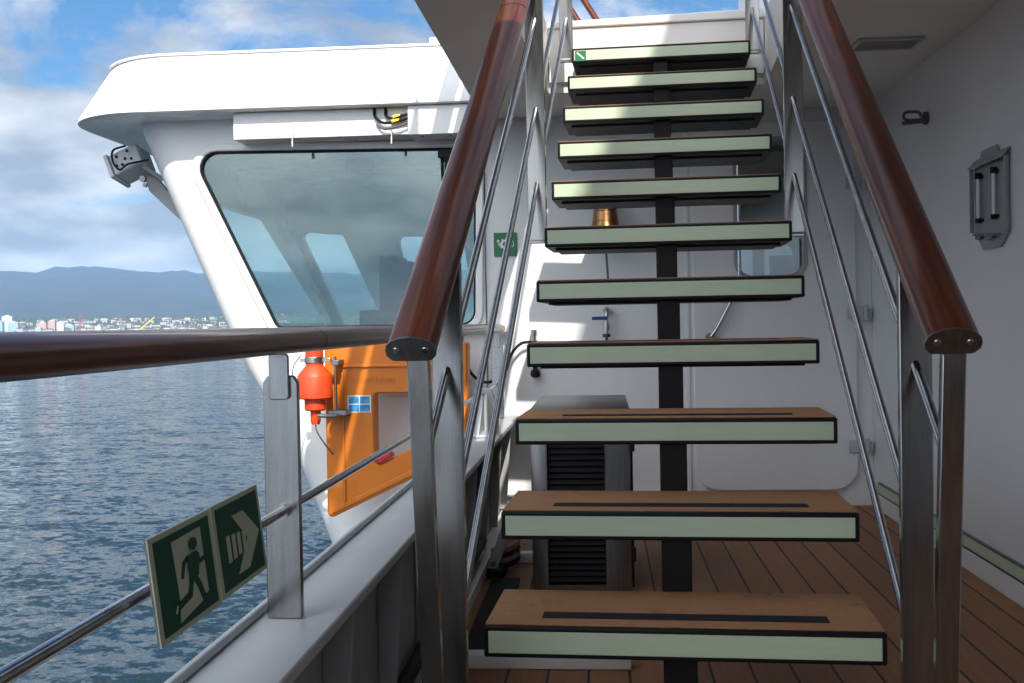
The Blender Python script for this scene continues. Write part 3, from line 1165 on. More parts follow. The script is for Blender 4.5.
# roof
rc = lambda i, f: rpoly([(-3.09 + i, 3.42 + f), (-.79, 3.42 + f), (-.79, 6.6 - f), (-3.09 + i, 6.6 - f)], [.50, .01, .01, .50], 14)
rb = nb()
lays = [(2.150, .03, .02), (2.138, .015, .01), (2.145, .0, .0), (2.165, .002, .0), (2.43, .155, .07), (2.45, .17, .08)]
lays[0] = (2.140, .05, .04)
L = [[rb.verts.new((*p, z)) for p in rc(i, f)] for z, i, f in lays]
n = len(L[0])
for A, B in zip(L, L[1:]):
    for k in range(n):
        rb.faces.new((A[k], A[(k + 1) % n], B[(k + 1) % n], B[k]))
rb.faces.new(L[0])
rb.faces.new(L[-1][::-1])
rf = obj('roof', rb, M['hullwhite'], wg)
obj('roof_lip', prism(nb(), rc(.155, .07), 2, 2.451, 2.466), M['hullwhite'], rf, bevel=.004)
obj('roof_locker', box(nb(), (-1.062, 3.75, 2.467), (-.80, 4.0, 2.565)), M['hullwhite'], rf, bevel=.006)
# boxes under the eave
obj('blind_casing', box(nb(), (-2.085, 3.50, 1.995), (-1.14, 3.6595, 2.137)), M['hullwhite'], wg, bevel=.004)
jb = obj('junction_box', box(nb(), (-1.138, 3.455, 1.985), (-.80, 3.6595, 2.136)), M['hullwhite'], wg, bevel=.004)
for q in (-1.07, -.92):
    obj('screw', lathe(nb(), [(.008, 0), (.008, .006)], (q, 3.50, 1.979), 10), M['dullsteel'], jb)
for k, (a, zz_) in enumerate((((-1.32, .0), 2.10), ((-1.26, .0), 2.10))):
    cbm = nb()
    tube(cbm, smooth_path([(a[0], 3.49, 2.135), (a[0] + .005, 3.485, 2.09), (a[0] + .05, 3.475, 2.055 + .018 * k), (-1.20, 3.47, 2.06 + .02 * k), (-1.135, 3.465, 2.075 + .02 * k)], 6), .008, 8)
    obj('cable', cbm, M['rubber'], wg)
cbm = nb()
tube(cbm, smooth_path([(-1.31, 3.49, 2.05), (-1.27, 3.475, 2.025), (-1.2, 3.465, 2.03), (-1.135, 3.465, 2.05)], 6), .006, 8)
obj('cable', cbm, M['hosegrey'], wg)
for q, zq in ((-1.205, 2.062), (-1.198, 2.085)):
    obj('cable_marker', tube(nb(), [(q - .02, 3.472, zq - .002), (q + .02, 3.472, zq + .003)], .011, 10), M['yellow'], wg)
for q in (-1.76, -1.23):
    hk = nb()
    tube(hk, [(q, 3.50, 2.01), (q, 3.485, 2.015), (q, 3.483, 1.985)], .004, 8)
    tube(hk, [(q, 3.483, 1.985), (q, 3.483, 1.945)], [.007, .009], 10)
    obj('latch_pin', hk, M['pipe'], wg)
wi = nb()
box(wi, (-1.005, 3.60, 1.885), (-.90, 3.645, 1.93))
tube(wi, [(-.985, 3.62, 1.90), (-.985, 3.63, 1.78), (-.955, 3.64, 1.30)], .009, 8)
tube(wi, [(-.955, 3.615, 1.90), (-.95, 3.63, 1.75)], .014, 8)
obj('wiper', wi, M['black'], wg, bevel=.002)

# floodlight hung on the outer side
fl_ = thing('floodlight', 'grey box floodlight slung under the eave on the outer side of bridge wing', 'floodlight', (-2.83, 3.95, 1.93))
Mx = Matrix.Translation((-2.86, 3.95, 1.945)) @ Matrix.Scale(.86, 4) @ Matrix.Rotation(R(-24), 4, 'Y') @ Matrix.Rotation(R(-12), 4, 'X')
obj('housing', box(nb(), (-.075, -.10, -.075), (.13, .10, .075), Mx), M['lightgrey'], fl_, bevel=.008)
obj('front_cover', box(nb(), (-.105, -.115, -.085), (-.0765, .115, .085), Mx), M['lightgrey'], fl_, bevel=.005)
sc_ = nb()
for a, b_ in ((-.02, .04), (.03, .0), (.0, -.03), (.06, .045), (.07, -.02), (-.04, -.02)):
    lathe(sc_, [(.009, -.006), (.009, .002)], (0, 0, 0), 10, 'Y')
    n_ = 20
    vs = sc_.verts[:]
    vs = vs[-20:]
    for v_ in vs:
        v_.co = Mx @ (v_.co + Vector((a, -.104, b_)))
obj('cover_screws', sc_, M['rubber'], fl_)
cb_ = nb()
tube(cb_, smooth_path([Mx @ Vector(p) for p in ((.06, -.09, .09), (-.02, -.125, .08), (-.045, -.13, .0), (-.02, -.13, -.07), (.04, -.13, -.06), (.1, -.12, -.07), (.16, -.06, -.06))], 6), .006, 8)
obj('cable', cb_, M['rubber'], fl_)
br = nb()
prism(br, [(-2.80, 1.93), (-2.70, 1.86), (-2.40, 1.48), (-2.41, 1.47), (-2.76, 1.80)], 1, 3.99, 4.03)
tube(br, [Mx @ Vector((.10, -.04, -.07)), (-2.66, 3.96, 1.86)], .014, 8)
obj('bracket', br, M['grey'], fl_, bevel=.003)
lathe_b = nb()
lathe(lathe_b, [(.018, 0), (.018, .03)], (-2.745, 3.86, 1.855), 12, 'Y')
lathe(lathe_b, [(.012, 0), (.012, .02)], (-2.735, 3.865, 1.82), 12, 'Y')
obj('pivot_bolt', lathe_b, M['dullsteel'], fl_)

# ================================================================== lifebuoy holder and smoke signal
lh = thing('lifebuoy_holder', 'big orange plastic lifebuoy holder with a slanted foot on the bridge wing', 'lifebuoy holder', (-1.2, 3.4, .45))
oc_ = [(-1.565, .002), (-1.565, .905), (-.826, .905), (-.842, .345)]
hp = obj('case', prism(nb(), rpoly(oc_, .025, 4), 1, 3.30, 3.43), M['orange'], lh)
cut(hp, [prism(nb(), rpoly([(-1.315, .275), (-1.315, .648), (-.985, .648), (-.985, .425)], .02, 4), 1, 3.2, 3.6)])
hp.modifiers.new('bevel', 'BEVEL').width = .008
rb2 = nb()
box(rb2, (-1.50, 3.288, .782), (-.86, 3.299, .798))
prism(rb2, [(-1.478, .075), (-1.478, .76), (-1.466, .76), (-1.466, .08)], 1, 3.288, 3.299)
prism(rb2, [(-1.545, .03), (-1.545, .06), (-1.10, .27), (-1.10, .24)], 1, 3.290, 3.299)
obj('moulded_rib', rb2, M['orange'], lh, bevel=.004)
em = nb()
x = -1.425
er = random.Random(3)
for w_, h_ in ((.017, .03), (.015, .022), (.017, .022), (.012, .022), (.017, .022), (.007, .032), (.006, .032), (.017, .022), (.017, .022), (.016, .022), (.015, .022)):
    box(em, (x, 3.2955, .705), (x + .004, 3.2995, .705 + h_))
    if w_ > .008:
        box(em, (x + w_ - .004, 3.2955, .705), (x + w_, 3.2995, .727))
        box(em, (x + .004, 3.2957, .7225), (x + w_ - .004, 3.2993, .727))
    x += w_ + .0065
obj('embossed_mark', em, M['orange'], lh)
st = obj('instruction_sticker', box(nb(), (-1.448, 3.2975, .553), (-1.328, 3.2995, .640)), M['signwhite'], lh)
sb = nb()
for a, b_ in ((-1.443, -1.39), (-1.385, -1.333)):
    for c_, d_ in ((.557, .593), (.598, .635)):
        box(sb, (a, 3.2968, c_), (b_, 3.2974, d_))
obj('print', sb, M['stickerblue'], st)
obj('release_tab', prism(nb(), rpoly([(-1.30, .285), (-1.30, .318), (-1.23, .348), (-1.22, .325)], .008, 3), 1, 3.285, 3.36), M['red'], lh, bevel=.006, label='red release tab')
obj('mounting_frame', box(nb(), (-1.50, 3.435, .72), (-.90, 3.679, .80)), M['dullsteel'], lh)

sg = thing('smoke_signal', 'red-orange canister of a man-overboard smoke signal beside the orange holder', 'smoke signal', (-1.585, 3.18, .75))
lb = nb()
lathe(lb, [(.020, .505), (.026, .525), (.026, .572), (.048, .575), (.054, .582), (.054, .632), (.081, .634), (.087, .640), (.087, .745), (.083, .756), (.052, .792), (.045, .800), (.045, .955)], (-1.585, 3.18, 0), 32)
obj('canister', lb, M['redorange'], sg, sharp=40)
lb = nb()
lathe(lb, [(.047, .812), (.049, .814), (.049, .842), (.047, .844)], (-1.585, 3.18, 0), 32)
box(lb, (-1.655, 3.165, .818), (-1.63, 3.195, .838))
box(lb, (-1.540, 3.165, .818), (-1.50, 3.195, .838))
obj('clamp_ring', lb, M['pipe'], sg, bevel=.002)
lb = nb()
tube(lb, [(-1.483, 3.19, .845), (-1.483, 3.19, .545)], .007, 10)
box(lb, (-1.52, 3.18, .548), (-1.43, 3.299, .572))
box(lb, (-1.50, 3.18, .80), (-1.462, 3.299, .825))
tube(lb, [(-1.56, 3.12, .555), (-1.47, 3.15, .545)], .010, 10)
obj('bracket', lb, M['dullsteel'], sg, bevel=.002)
lb = nb()
tube(lb, smooth_path([(-1.585, 3.18, .505), (-1.58, 3.18, .47), (-1.55, 3.22, .40), (-1.53, 3.3, .34)], 6), .004, 6)
obj('lanyard', lb, M['hosegrey'], sg)
lb = nb()
tube(lb, smooth_path([(-1.655, 3.18, .85), (-1.68, 3.14, .80), (-1.685, 3.12, .74)], 6), .0035, 6)
obj('lanyard', lb, M['hosegrey'], sg)

# ================================================================== deck rail on the bulwark
PROF = [(-.033, -.018), (-.040, -.010), (-.041, .0), (-.038, .009), (-.030, .016), (-.018, .021), (0, .0235), (.018, .021), (.030, .016), (.038, .009), (.041, .0), (.040, -.010), (.033, -.018), (.028, -.020), (0, -.0205), (-.028, -.020)]
rl = thing('deck_rail', 'side rail on the bulwark with wooden handrail and one steel bar', 'railing', (-.69, 0, .5))
hr = obj('handrail', sweep(nb(), [(-.69, -6, .970), (-.69, -.235, .970)], (1, 0, 0), PROF), M['woodrail'], rl, sharp=50)
obj('handrail', sweep(nb(), [(-.69, -.231, .970), (-.69, 3.5, .970)], (1, 0, 0), PROF), M['woodrail'], rl, sharp=50)
obj('bar', tube(nb(), [(-.69, -6, .683), (-.69, 3.655, .683)], .0085, 14), M['tubesteel'], rl)
for v in (-4.4, -2.4, -.39, 1.62, 3.45):
    po = [(-.720, .5005), (-.660, .5005), (-.660, .900), (-.668, .912), (-.712, .912), (-.720, .900)]
    pst = obj('post', prism(nb(), po, 1, v - .007, v + .007), M['steel'], rl, bevel=.002)
    obj('rail_bracket', prism(nb(), rpoly([(-.707, .872), (-.673, .872), (-.673, .949), (-.707, .949)], .006, 3), 1, v - .016, v - .0075), M['steel'], pst, bevel=.0015)
    obj('collar', tube(nb(), [(-.69, v - .022, .683), (-.69, v - .0075, .683)], .013, 14), M['tubesteel'], pst)

# two signs clamped on the rail
def sign_map(v0, v1, zt0, zt1, zb0, zb1):
    ut, ub = -.672, -.657
    nrm = Vector((1, 0, .12)).normalized()

    def f(s, t, h):
        v = v0 + (v1 - v0) * s
        zt, zb = zt0 + (zt1 - zt0) * s, zb0 + (zb1 - zb0) * s
        return Vector((ut + (ub - ut) * t, v, zt + (zb - zt) * t)) + nrm * h
    return f


def sign(name, label, v0, v1, z0, z1):
    f = sign_map(v0, v1, z0, z1, z0 - .125, z1 - .126)
    t_ = thing(name, label, 'sign', (-.665, (v0 + v1) / 2, .69), 'S', None)
    b = nb()
    plate(b, [(0, 0), (1, 0), (1, 1), (0, 1)], f, .0022, -.0042)
    obj('backing', b, M['dullsteel'], t_)
    b = nb()
    plate(b, [(.0, .0), (1, .0), (1, 1), (.0, 1)], f, .0018, -.0018)
    obj('board', b, M['signpale'], t_)
    b = nb()
    plate(b, [(.06, .055), (.945, .055), (.945, .945), (.06, .945)], f, .0006, .0002)
    obj('field', b, M['signdark'], t_)
    return t_, f


es, f = sign('exit_sign', 'dark green running man exit sign hung on the side rail', -.990, -.790, .752, .754)
b = nb()
plate(b, [(.31, .13), (.78, .12), (.79, .78), (.70, .80), (.66, .84), (.30, .90), (.33, .74), (.33, .60)], f, .0006, .001)
obj('door_symbol', b, M['signpale'], es)
b = nb()
plate(b, circ((.615, .24), .062, 20, .06), f, .0007, .0018)
plate(b, [(.50, .33), (.64, .315), (.69, .36), (.64, .56), (.50, .57)], f, .0007, .0018)
strokes(b, [(.52, .35), (.45, .38), (.405, .50)], .05, f, .0007)
strokes(b, [(.64, .34), (.705, .445), (.83, .43)], .05, f, .0007)
strokes(b, [(.55, .54), (.49, .70), (.28, .75)], .075, f, .0007)
strokes(b, [(.58, .54), (.65, .66), (.70, .80)], .07, f, .0007)
bmesh.ops.translate(b, verts=b.verts, vec=(.0012, 0, 0))
obj('running_man', b, M['signdark'], es)
b = nb()
strokes(b, [(.25, .785), (.275, .73)], .02, f, .0007)
bmesh.ops.translate(b, verts=b.verts, vec=(.0016, 0, 0))
obj('heel_mark', b, M['signpale'], es)
ar, f = sign('arrow_sign', 'dark green arrow sign beside the steel rail post', -.786, -.590, .755, .757)
b = nb()
plate(b, [(.36, .20), (.60, .20), (.90, .51), (.60, .85), (.36, .85), (.63, .52)], f, .0006, .001)
for k in range(4):
    s0 = .20 + k * .108
    plate(b, [(s0, .385 + .012 * k), (s0 + .065, .38 + .012 * k), (s0 + .065, .67 - .012 * k), (s0, .675 - .012 * k)], f, .0006, .001)
obj('arrow_symbol', b, M['signpale'], ar)

# white bracket on the ledge
kb = thing('ledge_bracket', 'small white steel bracket with gusset standing on bulwark ledge near the bulkhead', 'bracket', (-.69, 2.7, .5))
obj('plate', prism(nb(), rpoly([(-.742, .503), (-.742, .63), (-.70, .70), (-.655, .70), (-.622, .62), (-.622, .503)], .015, 3), 1, 2.74, 2.765), M['lightgrey'], kb, bevel=.003)
obj('gusset', prism(nb(), [(2.48, .503), (2.738, .503), (2.738, .68)], 0, -.70, -.685), M['lightgrey'], kb, bevel=.002)
obj('foot', box(nb(), (-.73, 2.50, .5015), (-.63, 2.80, .511)), M['lightgrey'], kb, bevel=.002)

# ================================================================== STAIR
stair = thing('staircase', 'open staircase with black-framed treads on one central beam up to sky', 'staircase', (0, 0, 0), 'W')
SW, SD, STK = .40, .304, .064
tm = {}


def build_tread():
    b = box(nb(), (-SW, 0, -STK), (SW, SD, 0))
    t_ = obj('tread', b, M['black'], stair, bevel=.004)
    b = box(nb(), (-SW + .002, .010, .0002), (SW - .002, SD - .004, .0032))
    a_ = obj('walking_surface', b, M['tread'], t_, bevel=.001)
    b = box(nb(), (-.285, .058, .0034), (.300, .104, .0046))
    b_ = obj('grip_strip', b, M['rubber'], t_)
    b = box(nb(), (-SW + .010, -.0016, -STK + .0095), (SW - .010, .003, -.0095))
    c_ = obj('glow_strip', b, M['glow'], t_, bevel=.0008)
    b = nb()
    box(b, (-SW + .03, .07, -STK - .008), (SW - .03, SD - .012, -STK - .0005))
    d_ = obj('tread_bracket', b, M['black'], t_, bevel=.002)
    return t_, (a_, b_, c_, d_)


t0, kids0 = build_tread()
top_tread = None
for k in range(-1, 11):
    if k == -1:
        t_, ks = t0, kids0
    else:
        t_ = t0.copy()
        COL.objects.link(t_)
        t_.parent = stair
        for c_ in kids0:
            d_ = c_.copy()
            COL.objects.link(d_)
            d_.parent = t_
    t_.location = (0, k * NU, .3736 + k * NV)
    top_tread = t_
    ORIGIN[t_.name] = Vector((0, 0, 0))
# green corner sticker on the highest tread
sk = nb()
box(sk, (-.385, -.0026, -.058), (-.335, -.0018, -.012))
o_ = obj('corner_sticker', sk, M['signgreen'], top_tread)
sk = nb()
prism(sk, [(-.378, -.022), (-.373, -.017), (-.342, -.046), (-.347, -.051)], 1, -.0034, -.0027)
obj('diagonal_mark', sk, M['signwhite'], o_)
# central beam
b = nb()
pts = []
def beam(y, off):
    return nose(y) - off
ys0, ys1 = -.38, 3.073
poly = [(ys0, .0), (ys0 + .34, .0), (ys1, beam(ys1, .44)), (ys1, beam(ys1, .275)), (ys0 + .36, beam(ys0 + .36, .275)), (ys0, .02)]
prism(b, poly, 0, -.034, .034)
for k in range(-1, 11):
    y = k * NU
    z = .3736 + k * NV - STK - .030
    z += .029
    prism(b, [(y + .03, z), (y + .295, z), (y + .295, z - .02), (y + .03, max(.0, beam(y + .03, .285)))], 0, -.0338, .0338)
obj('central_beam', b, M['black'], stair, bevel=.003)

# ---- stair railings
SPROF = [(a * 1.0, c * 1.0) for a, c in PROF]


def stair_railing(sgn, label):
    t_ = thing('stair_railing', label, 'railing', (sgn * .43, 0, .3), 'W')
    xr, xp = (-.435, -.428) if sgn < 0 else (.408, .414)
    hz_ = lambda y: nose(y) + .893
    ysl = -.468
    pts = [(xr, ysl, hz_(ysl)), (xr, .94, hz_(.94))]
    h1 = obj('handrail', sweep(nb(), pts, (1, 0, 0), SPROF), M['woodstair'], t_, sharp=50)
    pts = [(xr, .946, hz_(.946)), (xr, 2.62, hz_(2.62)), (xr, 2.76, hz_(2.76) - .012), (xr, 2.88, hz_(2.88) - .05), (xr, 3.0, hz_(2.88) - .028), (xr, 3.6, hz_(2.88) - .024)]
    obj('handrail', sweep(nb(), pts, (1, 0, 0), SPROF), M['woodstair'], t_, sharp=50)
    obj('joint_band', sweep(nb(), [(xr, .9405, hz_(.9405)), (xr, .9455, hz_(.9455))], (1, 0, 0), [(a * .985, c * .985) for a, c in SPROF]), M['rubber'], t_, sharp=50)
    # end cap, square to the rail
    d = Vector((0, -math.cos(SLOPE), -math.sin(SLOPE)))
    p0 = Vector((xr, ysl, hz_(ysl))) + d * .0005
    ec = obj('end_cap', sweep(nb(), [p0 + d * .004, p0], (1, 0, 0), [(a * 1.03, c * 1.06) for a, c in SPROF]), M['dullsteel'], t_, sharp=50)
    for q in (-.024, .024):
        s_ = nb()
        tube(s_, [p0 + d * .0043 + Vector((q, 0, 0)), p0 + d * .006 + Vector((q, 0, 0))], [.006, .0045], 12)
        obj('screw', s_, M['tubesteel'], ec)
    # steel strip under the wood
    n_ = Vector((0, -math.sin(SLOPE), math.cos(SLOPE)))
    o_ = Vector((0, 0, 0)) - n_ * .0235
    a = Vector((xr, ysl + .02, hz_(ysl + .02))) + o_
    c = Vector((xr, 2.6, hz_(2.6))) + o_
    obj('under_strip', sweep(nb(), [a, c], (1, 0, 0), [(-.022, -.003), (.022, -.003), (.022, .003), (-.022, .003)]), M['tubesteel'], t_)

    def post(y0, z0, y1, z1, w_, name='post'):
        b = nb()
        tk = .010
        vs = []
        for (y, z) in ((y0, z0), (y1, z1)):
            for dx, dy in ((-w_ / 2, -tk), (w_ / 2, -tk), (w_ / 2, tk), (-w_ / 2, tk)):
                vs.append(b.verts.new((xp + dx, y + dy, z)))
        for f_ in ((3, 2, 1, 0), (4, 5, 6, 7), (0, 1, 5, 4), (1, 2, 6, 5), (2, 3, 7, 6), (3, 0, 4, 7)):
            b.faces.new([vs[i] for i in f_])
        return obj('post', b, M['steel'], t_, bevel=.002)
    post(-.33, 0.0, -.445, hz_(-.445) - .024, .036)
    post(-.19, .0, -.19, hz_(-.19) - .030, .056)
    post(1.46, nose(1.40) - .045, 1.46, hz_(1.46) - .030, .062)
    post(2.86, nose(2.80) - .045, 2.86, hz_(2.86) - .085, .062)
    for off, ya, yb in ((.665, -.39, 2.86), (.368, -.19, 2.86), (.118, -.19, 2.86)):
        obj('bar', tube(nb(), [(xp, ya, nose(ya) + off), (xp, yb, nose(yb) + off)], .0085, 14), M['tubesteel'], t_)
    for y in (1.46, 2.86, -.19):
        yy = y - .02
        k = round((y - .05) / NU)
        zc = .3736 + k * NV - .036
        obj('bolt', tube(nb(), [(sgn * .395, y, zc), (sgn * .452, y, zc)], .011, 10), M['dullsteel'], t_)
    return t_


stair_railing(-1, 'left stair railing with dark wooden handrail and steel bars beside the bulwark')
stair_railing(1, 'right stair railing with dark wooden handrail and steel bars before the grey wall')
# low white kerbs across the deck
for v, u1, lab in ((.91, -.08, 'low white kerb across the deck under the lowest steps'), (2.3, -.42, 'low white kerb on the deck left of the louvred cabinet')):
    obj('deck_kerb', box(nb(), (-.61, v, .001), (u1, v + .055, .042)), M['white'], loc=(-.3, v, 0), bevel=.004, label=lab, cat='kerb')

# ---- rail pieces on the deck above
ur = thing('upper_handrail', 'slanting brown handrail on the deck above, against the sky', 'handrail', (-.2, 6, 2.43))
obj('handrail', sweep(nb(), [(-.06, 6, 3.09), (-.46, 6, 3.74)], (0, 1, 0), PROF), M['woodstair'], ur, sharp=50)
obj('handrail', sweep(nb(), [(-.20, 6, 3.09), (-.60, 6, 3.74)], (0, 1, 0), PROF), M['woodstair'], ur, sharp=50)
obj('post', tube(nb(), [(-.07, 6, 2.43), (-.07, 6, 3.09)], .015, 10), M['tubesteel'], ur)
obj('post', tube(nb(), [(-.21, 6, 2.43), (-.21, 6, 3.09)], .015, 10), M['tubesteel'], ur)

# ================================================================== FITTINGS
# louvred steel cabinet
lc = thing('louvred_cabinet', 'steel cabinet with black louvred front standing under the stair', 'cabinet', (-.23, 2.1, 0))
cb = obj('body', box(nb(), (-.415, 1.80, .001), (-.052, 2.50, .68)), M['dullsteel'], lc, bevel=.004)
cut(cb, [box(nb(), (-.357, 1.75, .03), (-.145, 1.86, .63))])
lv = nb()
box(lv, (-.356, 1.845, .031), (-.146, 1.858, .629))
for i in range(26):
    z = .045 + i * .0225
    box(lv, (-.355, -.004, -.009), (-.147, .004, .009), Matrix.Translation((0, 1.82, z)) @ Matrix.Rotation(R(-40), 4, 'X'))
obj('louvres', lv, M['rubber'], lc)
obj('edge_seal', box(nb(), (-.0515, 1.81, .02), (-.043, 1.84, .66)), M['rubber'], lc, bevel=.002)
for z in (.12, .52):
    obj('latch', box(nb(), (-.0515, 1.79, z), (-.036, 1.8085, z + .05)), M['rubber'], lc, bevel=.003)

# brass bell
be = thing('ship_bell', 'brass bell with pull rope hanging before the white bulkhead', 'bell', (-.12, 3.58, 1.63))
lb = nb()
lathe(lb, [(.012, 1.635), (.03, 1.632), (.052, 1.618), (.060, 1.60), (.064, 1.56), (.071, 1.51), (.082, 1.465), (.097, 1.435), (.100, 1.428), (.094, 1.426)], (-.12, 3.575, 0), 36)
obj('bell_body', lb, M['brass'], be, sharp=60)
lb = nb()
for z in (1.572, 1.52):
    lathe(lb, [(.0635 + (1.572 - z) * .1, z - .002), (.066 + (1.572 - z) * .1, z), (.0635 + (1.572 - z) * .1, z + .002)], (-.12, 3.575, 0), 36)
obj('moulded_band', lb, M['brass'], be, sharp=60)
lb = nb()
box(lb, (-.135, 3.565, 1.636), (-.105, 3.699, 1.652))
box(lb, (-.155, 3.685, 1.60), (-.085, 3.699, 1.69))
obj('bracket', lb, M['brass'], be, bevel=.003)
lb = nb()
tube(lb, smooth_path([(-.12, 3.575, 1.45), (-.118, 3.575, 1.34), (-.113, 3.575, 1.25), (-.108, 3.575, 1.16)], 6), .006, 8)
obj('pull_rope', lb, M['hosegrey'], be)

# tap with blue lever
tp = thing('water_tap', 'small wall tap with a blue lever on the white bulkhead', 'tap', (-.135, 3.66, .98))
lb = nb()
lathe(lb, [(.020, -.03), (.020, 0)], (-.120, 3.6985, 1.055), 16, 'Y')
tube(lb, smooth_path([(-.120, 3.69, 1.055), (-.120, 3.655, 1.057), (-.121, 3.636, 1.045), (-.122, 3.632, 1.02), (-.124, 3.632, .93)], 5), .0115, 12)
tube(lb, [(-.1235, 3.632, .985), (-.124, 3.632, .950)], .019, 8)
obj('spout', lb, M['pipe'], tp)
lb = nb()
box(lb, (-.200, 3.605, 1.004), (-.118, 3.622, 1.022))
obj('lever', lb, M['blue'], tp, bevel=.004)
lb = nb()
tube(lb, [(-.124, 3.632, .930), (-.124, 3.632, .912)], .021, 12)
tube(lb, [(-.124, 3.632, .911), (-.124, 3.632, .880)], .008, 10)
obj('hose_end', lb, M['blue'], tp)

# hose coupling and black hose
hc = thing('hose_coupling', 'small brass pipe coupling on the bulkhead behind the steps, holding black hose', 'coupling', (-.51, 3.66, .83))
lb = nb()
tube(lb, [(-.512, 3.665, .955), (-.510, 3.665, .775)], .011, 12)
tube(lb, [(-.512, 3.665, .957), (-.512, 3.665, .925)], .019, 8)
tube(lb, [(-.511, 3.665, .90), (-.511, 3.665, .885)], .022, 8)
box(lb, (-.525, 3.67, .84), (-.497, 3.699, .88))
obj('pipe', lb, M['pipe'], hc)
lb = nb()
lathe(lb, [(.010, .700), (.023, .707), (.027, .722), (.023, .738), (.012, .746), (.012, .776)], (-.508, 3.665, 0), 18)
obj('knob', lb, M['rubber'], hc)
lb = nb()
tube(lb, smooth_path([(-.525, 3.655, .893), (-.58, 3.63, .885), (-.63, 3.60, .83), (-.66, 3.55, .74), (-.73, 3.52, .69), (-.80, 3.52, .70), (-.86, 3.54, .77), (-.885, 3.56, .88), (-.89, 3.58, .94)], 7), .008, 10)
obj('hose', lb, M['rubber'], hc)

# green instruction sign on the bulkhead
gs = thing('valve_sign', 'small bright green square sign with a white ring symbol on the bulkhead', 'sign', (-.66, 3.69, 1.42))
obj('board', box(nb(), (-.722, 3.690, 1.358), (-.598, 3.6975, 1.484)), M['signgreen'], gs, bevel=.001)
f = lambda s, t, h: Vector((-.722 + .124 * s, 3.6898 - h, 1.484 - .126 * t))
b = nb()
n = 24
for k in range(n):
    a0, a1 = 2 * math.pi * k / n, 2 * math.pi * (k + 1) / n
    r0_, r1_ = .11, .20
    plate(b, [(.50 + r0_ * math.cos(a0), .50 + r0_ * math.sin(a0)), (.50 + r1_ * math.cos(a0), .50 + r1_ * math.sin(a0)), (.50 + r1_ * math.cos(a1), .50 + r1_ * math.sin(a1)), (.50 + r0_ * math.cos(a1), .50 + r0_ * math.sin(a1))], f, .0006)
for k in range(8):
    a0 = 2 * math.pi * k / 8 + .2
    plate(b, circ((.50 + .215 * math.cos(a0), .50 + .215 * math.sin(a0)), .045, 10), f, .0007)
plate(b, circ((.19, .36), .06, 14), f, .0006)
strokes(b, [(.20, .46), (.24, .56), (.32, .52)], .045, f, .0006)
strokes(b, [(.82, .36), (.88, .48), (.82, .62)], .03, f, .0006)
strokes(b, [(.78, .58), (.82, .62), (.88, .56)], .03, f, .0006)
obj('ring_symbol', b, M['signwhite'], gs)

# grey holder with two clear tubes on the right wall
gh = thing('tube_holder', 'grey metal wall holder with two clear tubes on the right wall', 'holder', (1.25, 1.9, 1.42))
gb = nb()
prism(gb, [(1.725, 1.285), (1.80, 1.235), (1.985, 1.235), (2.072, 1.305), (2.072, 1.545), (1.725, 1.545)], 0, 1.262, 1.2685)
box(gb, (1.246, 1.719, 1.285), (1.2615, 1.727, 1.545))
box(gb, (1.246, 2.072, 1.305), (1.2615, 2.080, 1.545))
prism(gb, [(1.79, 1.555), (1.83, 1.60), (1.98, 1.60), (2.01, 1.555)], 0, 1.258, 1.2685)
obj('back_plate', gb, M['midgrey'], gh, bevel=.002)
gb = nb()
v = [(1.268, 1.715, 1.578), (1.268, 2.080, 1.578), (1.240, 2.080, 1.546), (1.240, 1.715, 1.546)]
A = [gb.verts.new(p) for p in v]
B = [gb.verts.new((p[0], p[1], p[2] - .006)) for p in v]
gb.faces.new(A)
gb.faces.new(B[::-1])
for i in range(4):
    gb.faces.new((A[i], B[i], B[(i + 1) % 4], A[(i + 1) % 4]))
obj('canopy', gb, M['midgrey'], gh, bevel=.0015)
for q in (1.99, 1.83):
    tb = obj('clear_tube', tube(nb(), [(1.2495, q, 1.50), (1.2495, q, 1.345)], .0075, 14), M['tubeglass'], gh)
    cp = nb()
    tube(cp, [(1.2495, q, 1.520), (1.2495, q, 1.497)], .0115, 12)
    tube(cp, [(1.2495, q, 1.352), (1.2495, q, 1.335)], .011, 12)
    box(cp, (1.252, q - .02, 1.50), (1.2615, q + .02, 1.51))
    box(cp, (1.252, q - .02, 1.34), (1.2615, q + .02, 1.35))
    obj('clip', cp, M['rubber'], tb)
gb = nb()
tube(gb, [(1.246, 1.76, 1.275), (1.246, 2.04, 1.295)], .004, 8)
box(gb, (1.246, 1.84, 1.27), (1.2615, 1.92, 1.285))
box(gb, (1.246, 1.97, 1.275), (1.2615, 2.02, 1.29))
obj('lower_clip', gb, M['dullsteel'], gh, bevel=.001)

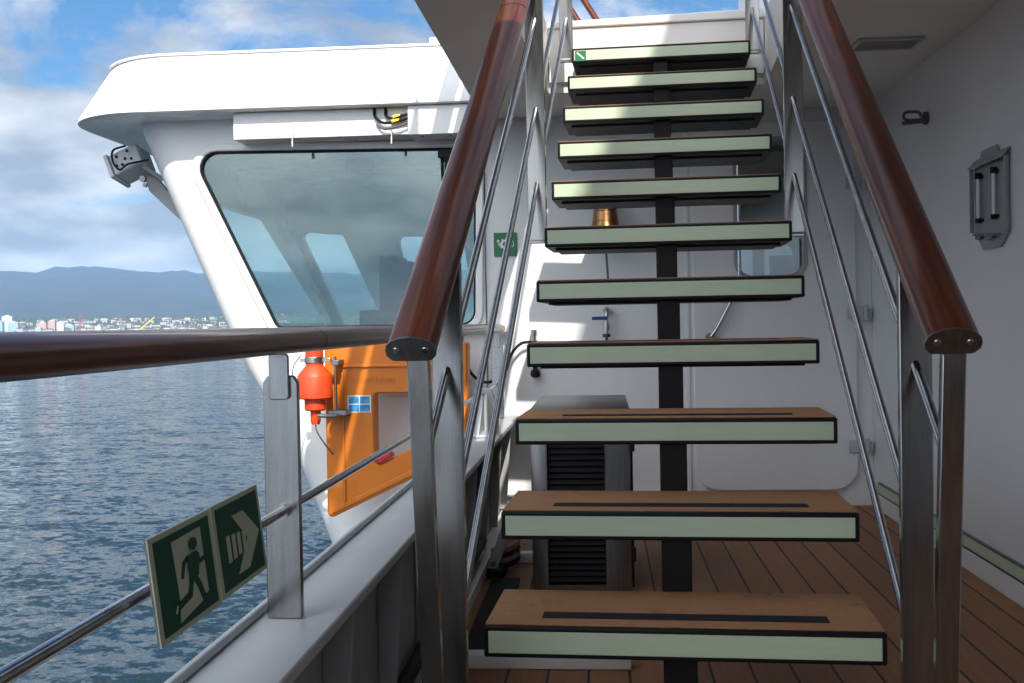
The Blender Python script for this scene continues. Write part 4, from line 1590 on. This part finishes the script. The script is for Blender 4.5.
# hook on the right wall
hk = thing('wall_hook', 'small dark metal door hook high on the right wall', 'hook', (1.26, 2.6, 1.85))
hb = nb()
lathe(hb, [(.028, 0), (.028, .012), (.014, .016)], (1.2535, 2.68, 1.85), 14, 'X')
obj('rosette', hb, M['hosegrey'], hk)
hb = nb()
tube(hb, smooth_path([(1.255, 2.68, 1.85), (1.235, 2.685, 1.845), (1.19, 2.69, 1.845), (1.172, 2.69, 1.858), (1.18, 2.69, 1.878), (1.21, 2.685, 1.880), (1.236, 2.68, 1.874), (1.242, 2.68, 1.856)], 6), .0065, 8)
tube(hb, [(1.245, 2.68, 1.836), (1.165, 2.69, 1.832)], .0085, 8)
obj('hook_arm', hb, M['hosegrey'], hk)

# things on the deck beside the bulwark
obj('rubber_mat', box(nb(), (-.585, .97, .001), (-.478, 2.0, .012)), M['rubber'], loc=(-.53, 1.5, 0), bevel=.003, label='narrow black rubber mat on the deck along the bulwark', cat='mat')
fb = thing('folding_bracket', 'grey folding bracket leaning up from a black foot beside the bulwark', 'bracket', (-.58, 2.05, 0))
obj('arm', box(nb(), (-.02, -.008, 0), (.02, .008, .26), Matrix.Translation((-.592, 2.06, .03)) @ Matrix.Rotation(R(20), 4, 'Y')), M['lightgrey'], fb, bevel=.004)
obj('foot', box(nb(), (-.612, 2.01, .001), (-.545, 2.12, .035)), M['rubber'], fb, bevel=.005)
obj('pivot', tube(nb(), [(-.585, 2.03, .055), (-.585, 2.09, .055)], .011, 10), M['dullsteel'], fb)
cs_ = thing('strap_bundle', 'beige and dark red strap bundle on the deck by the louvred cabinet', 'strap', (-.53, 2.18, 0))
for i, (dz, m_) in enumerate(((.030, 'rubber'), (.052, 'beige'), (.072, 'maroon'), (.092, 'beige'))):
    sb_ = nb()
    pr = [(-.035, -.0095), (.035, -.0095), (.035, .0095), (-.035, .0095)]
    sweep(sb_, smooth_path([(-.60, 2.20, dz - .012), (-.56, 2.19, dz - .010), (-.525, 2.19, dz), (-.495, 2.19, dz + .020)], 5), (0, 1, 0), pr)
    obj('strap', sb_, M[m_], cs_, bevel=.004)
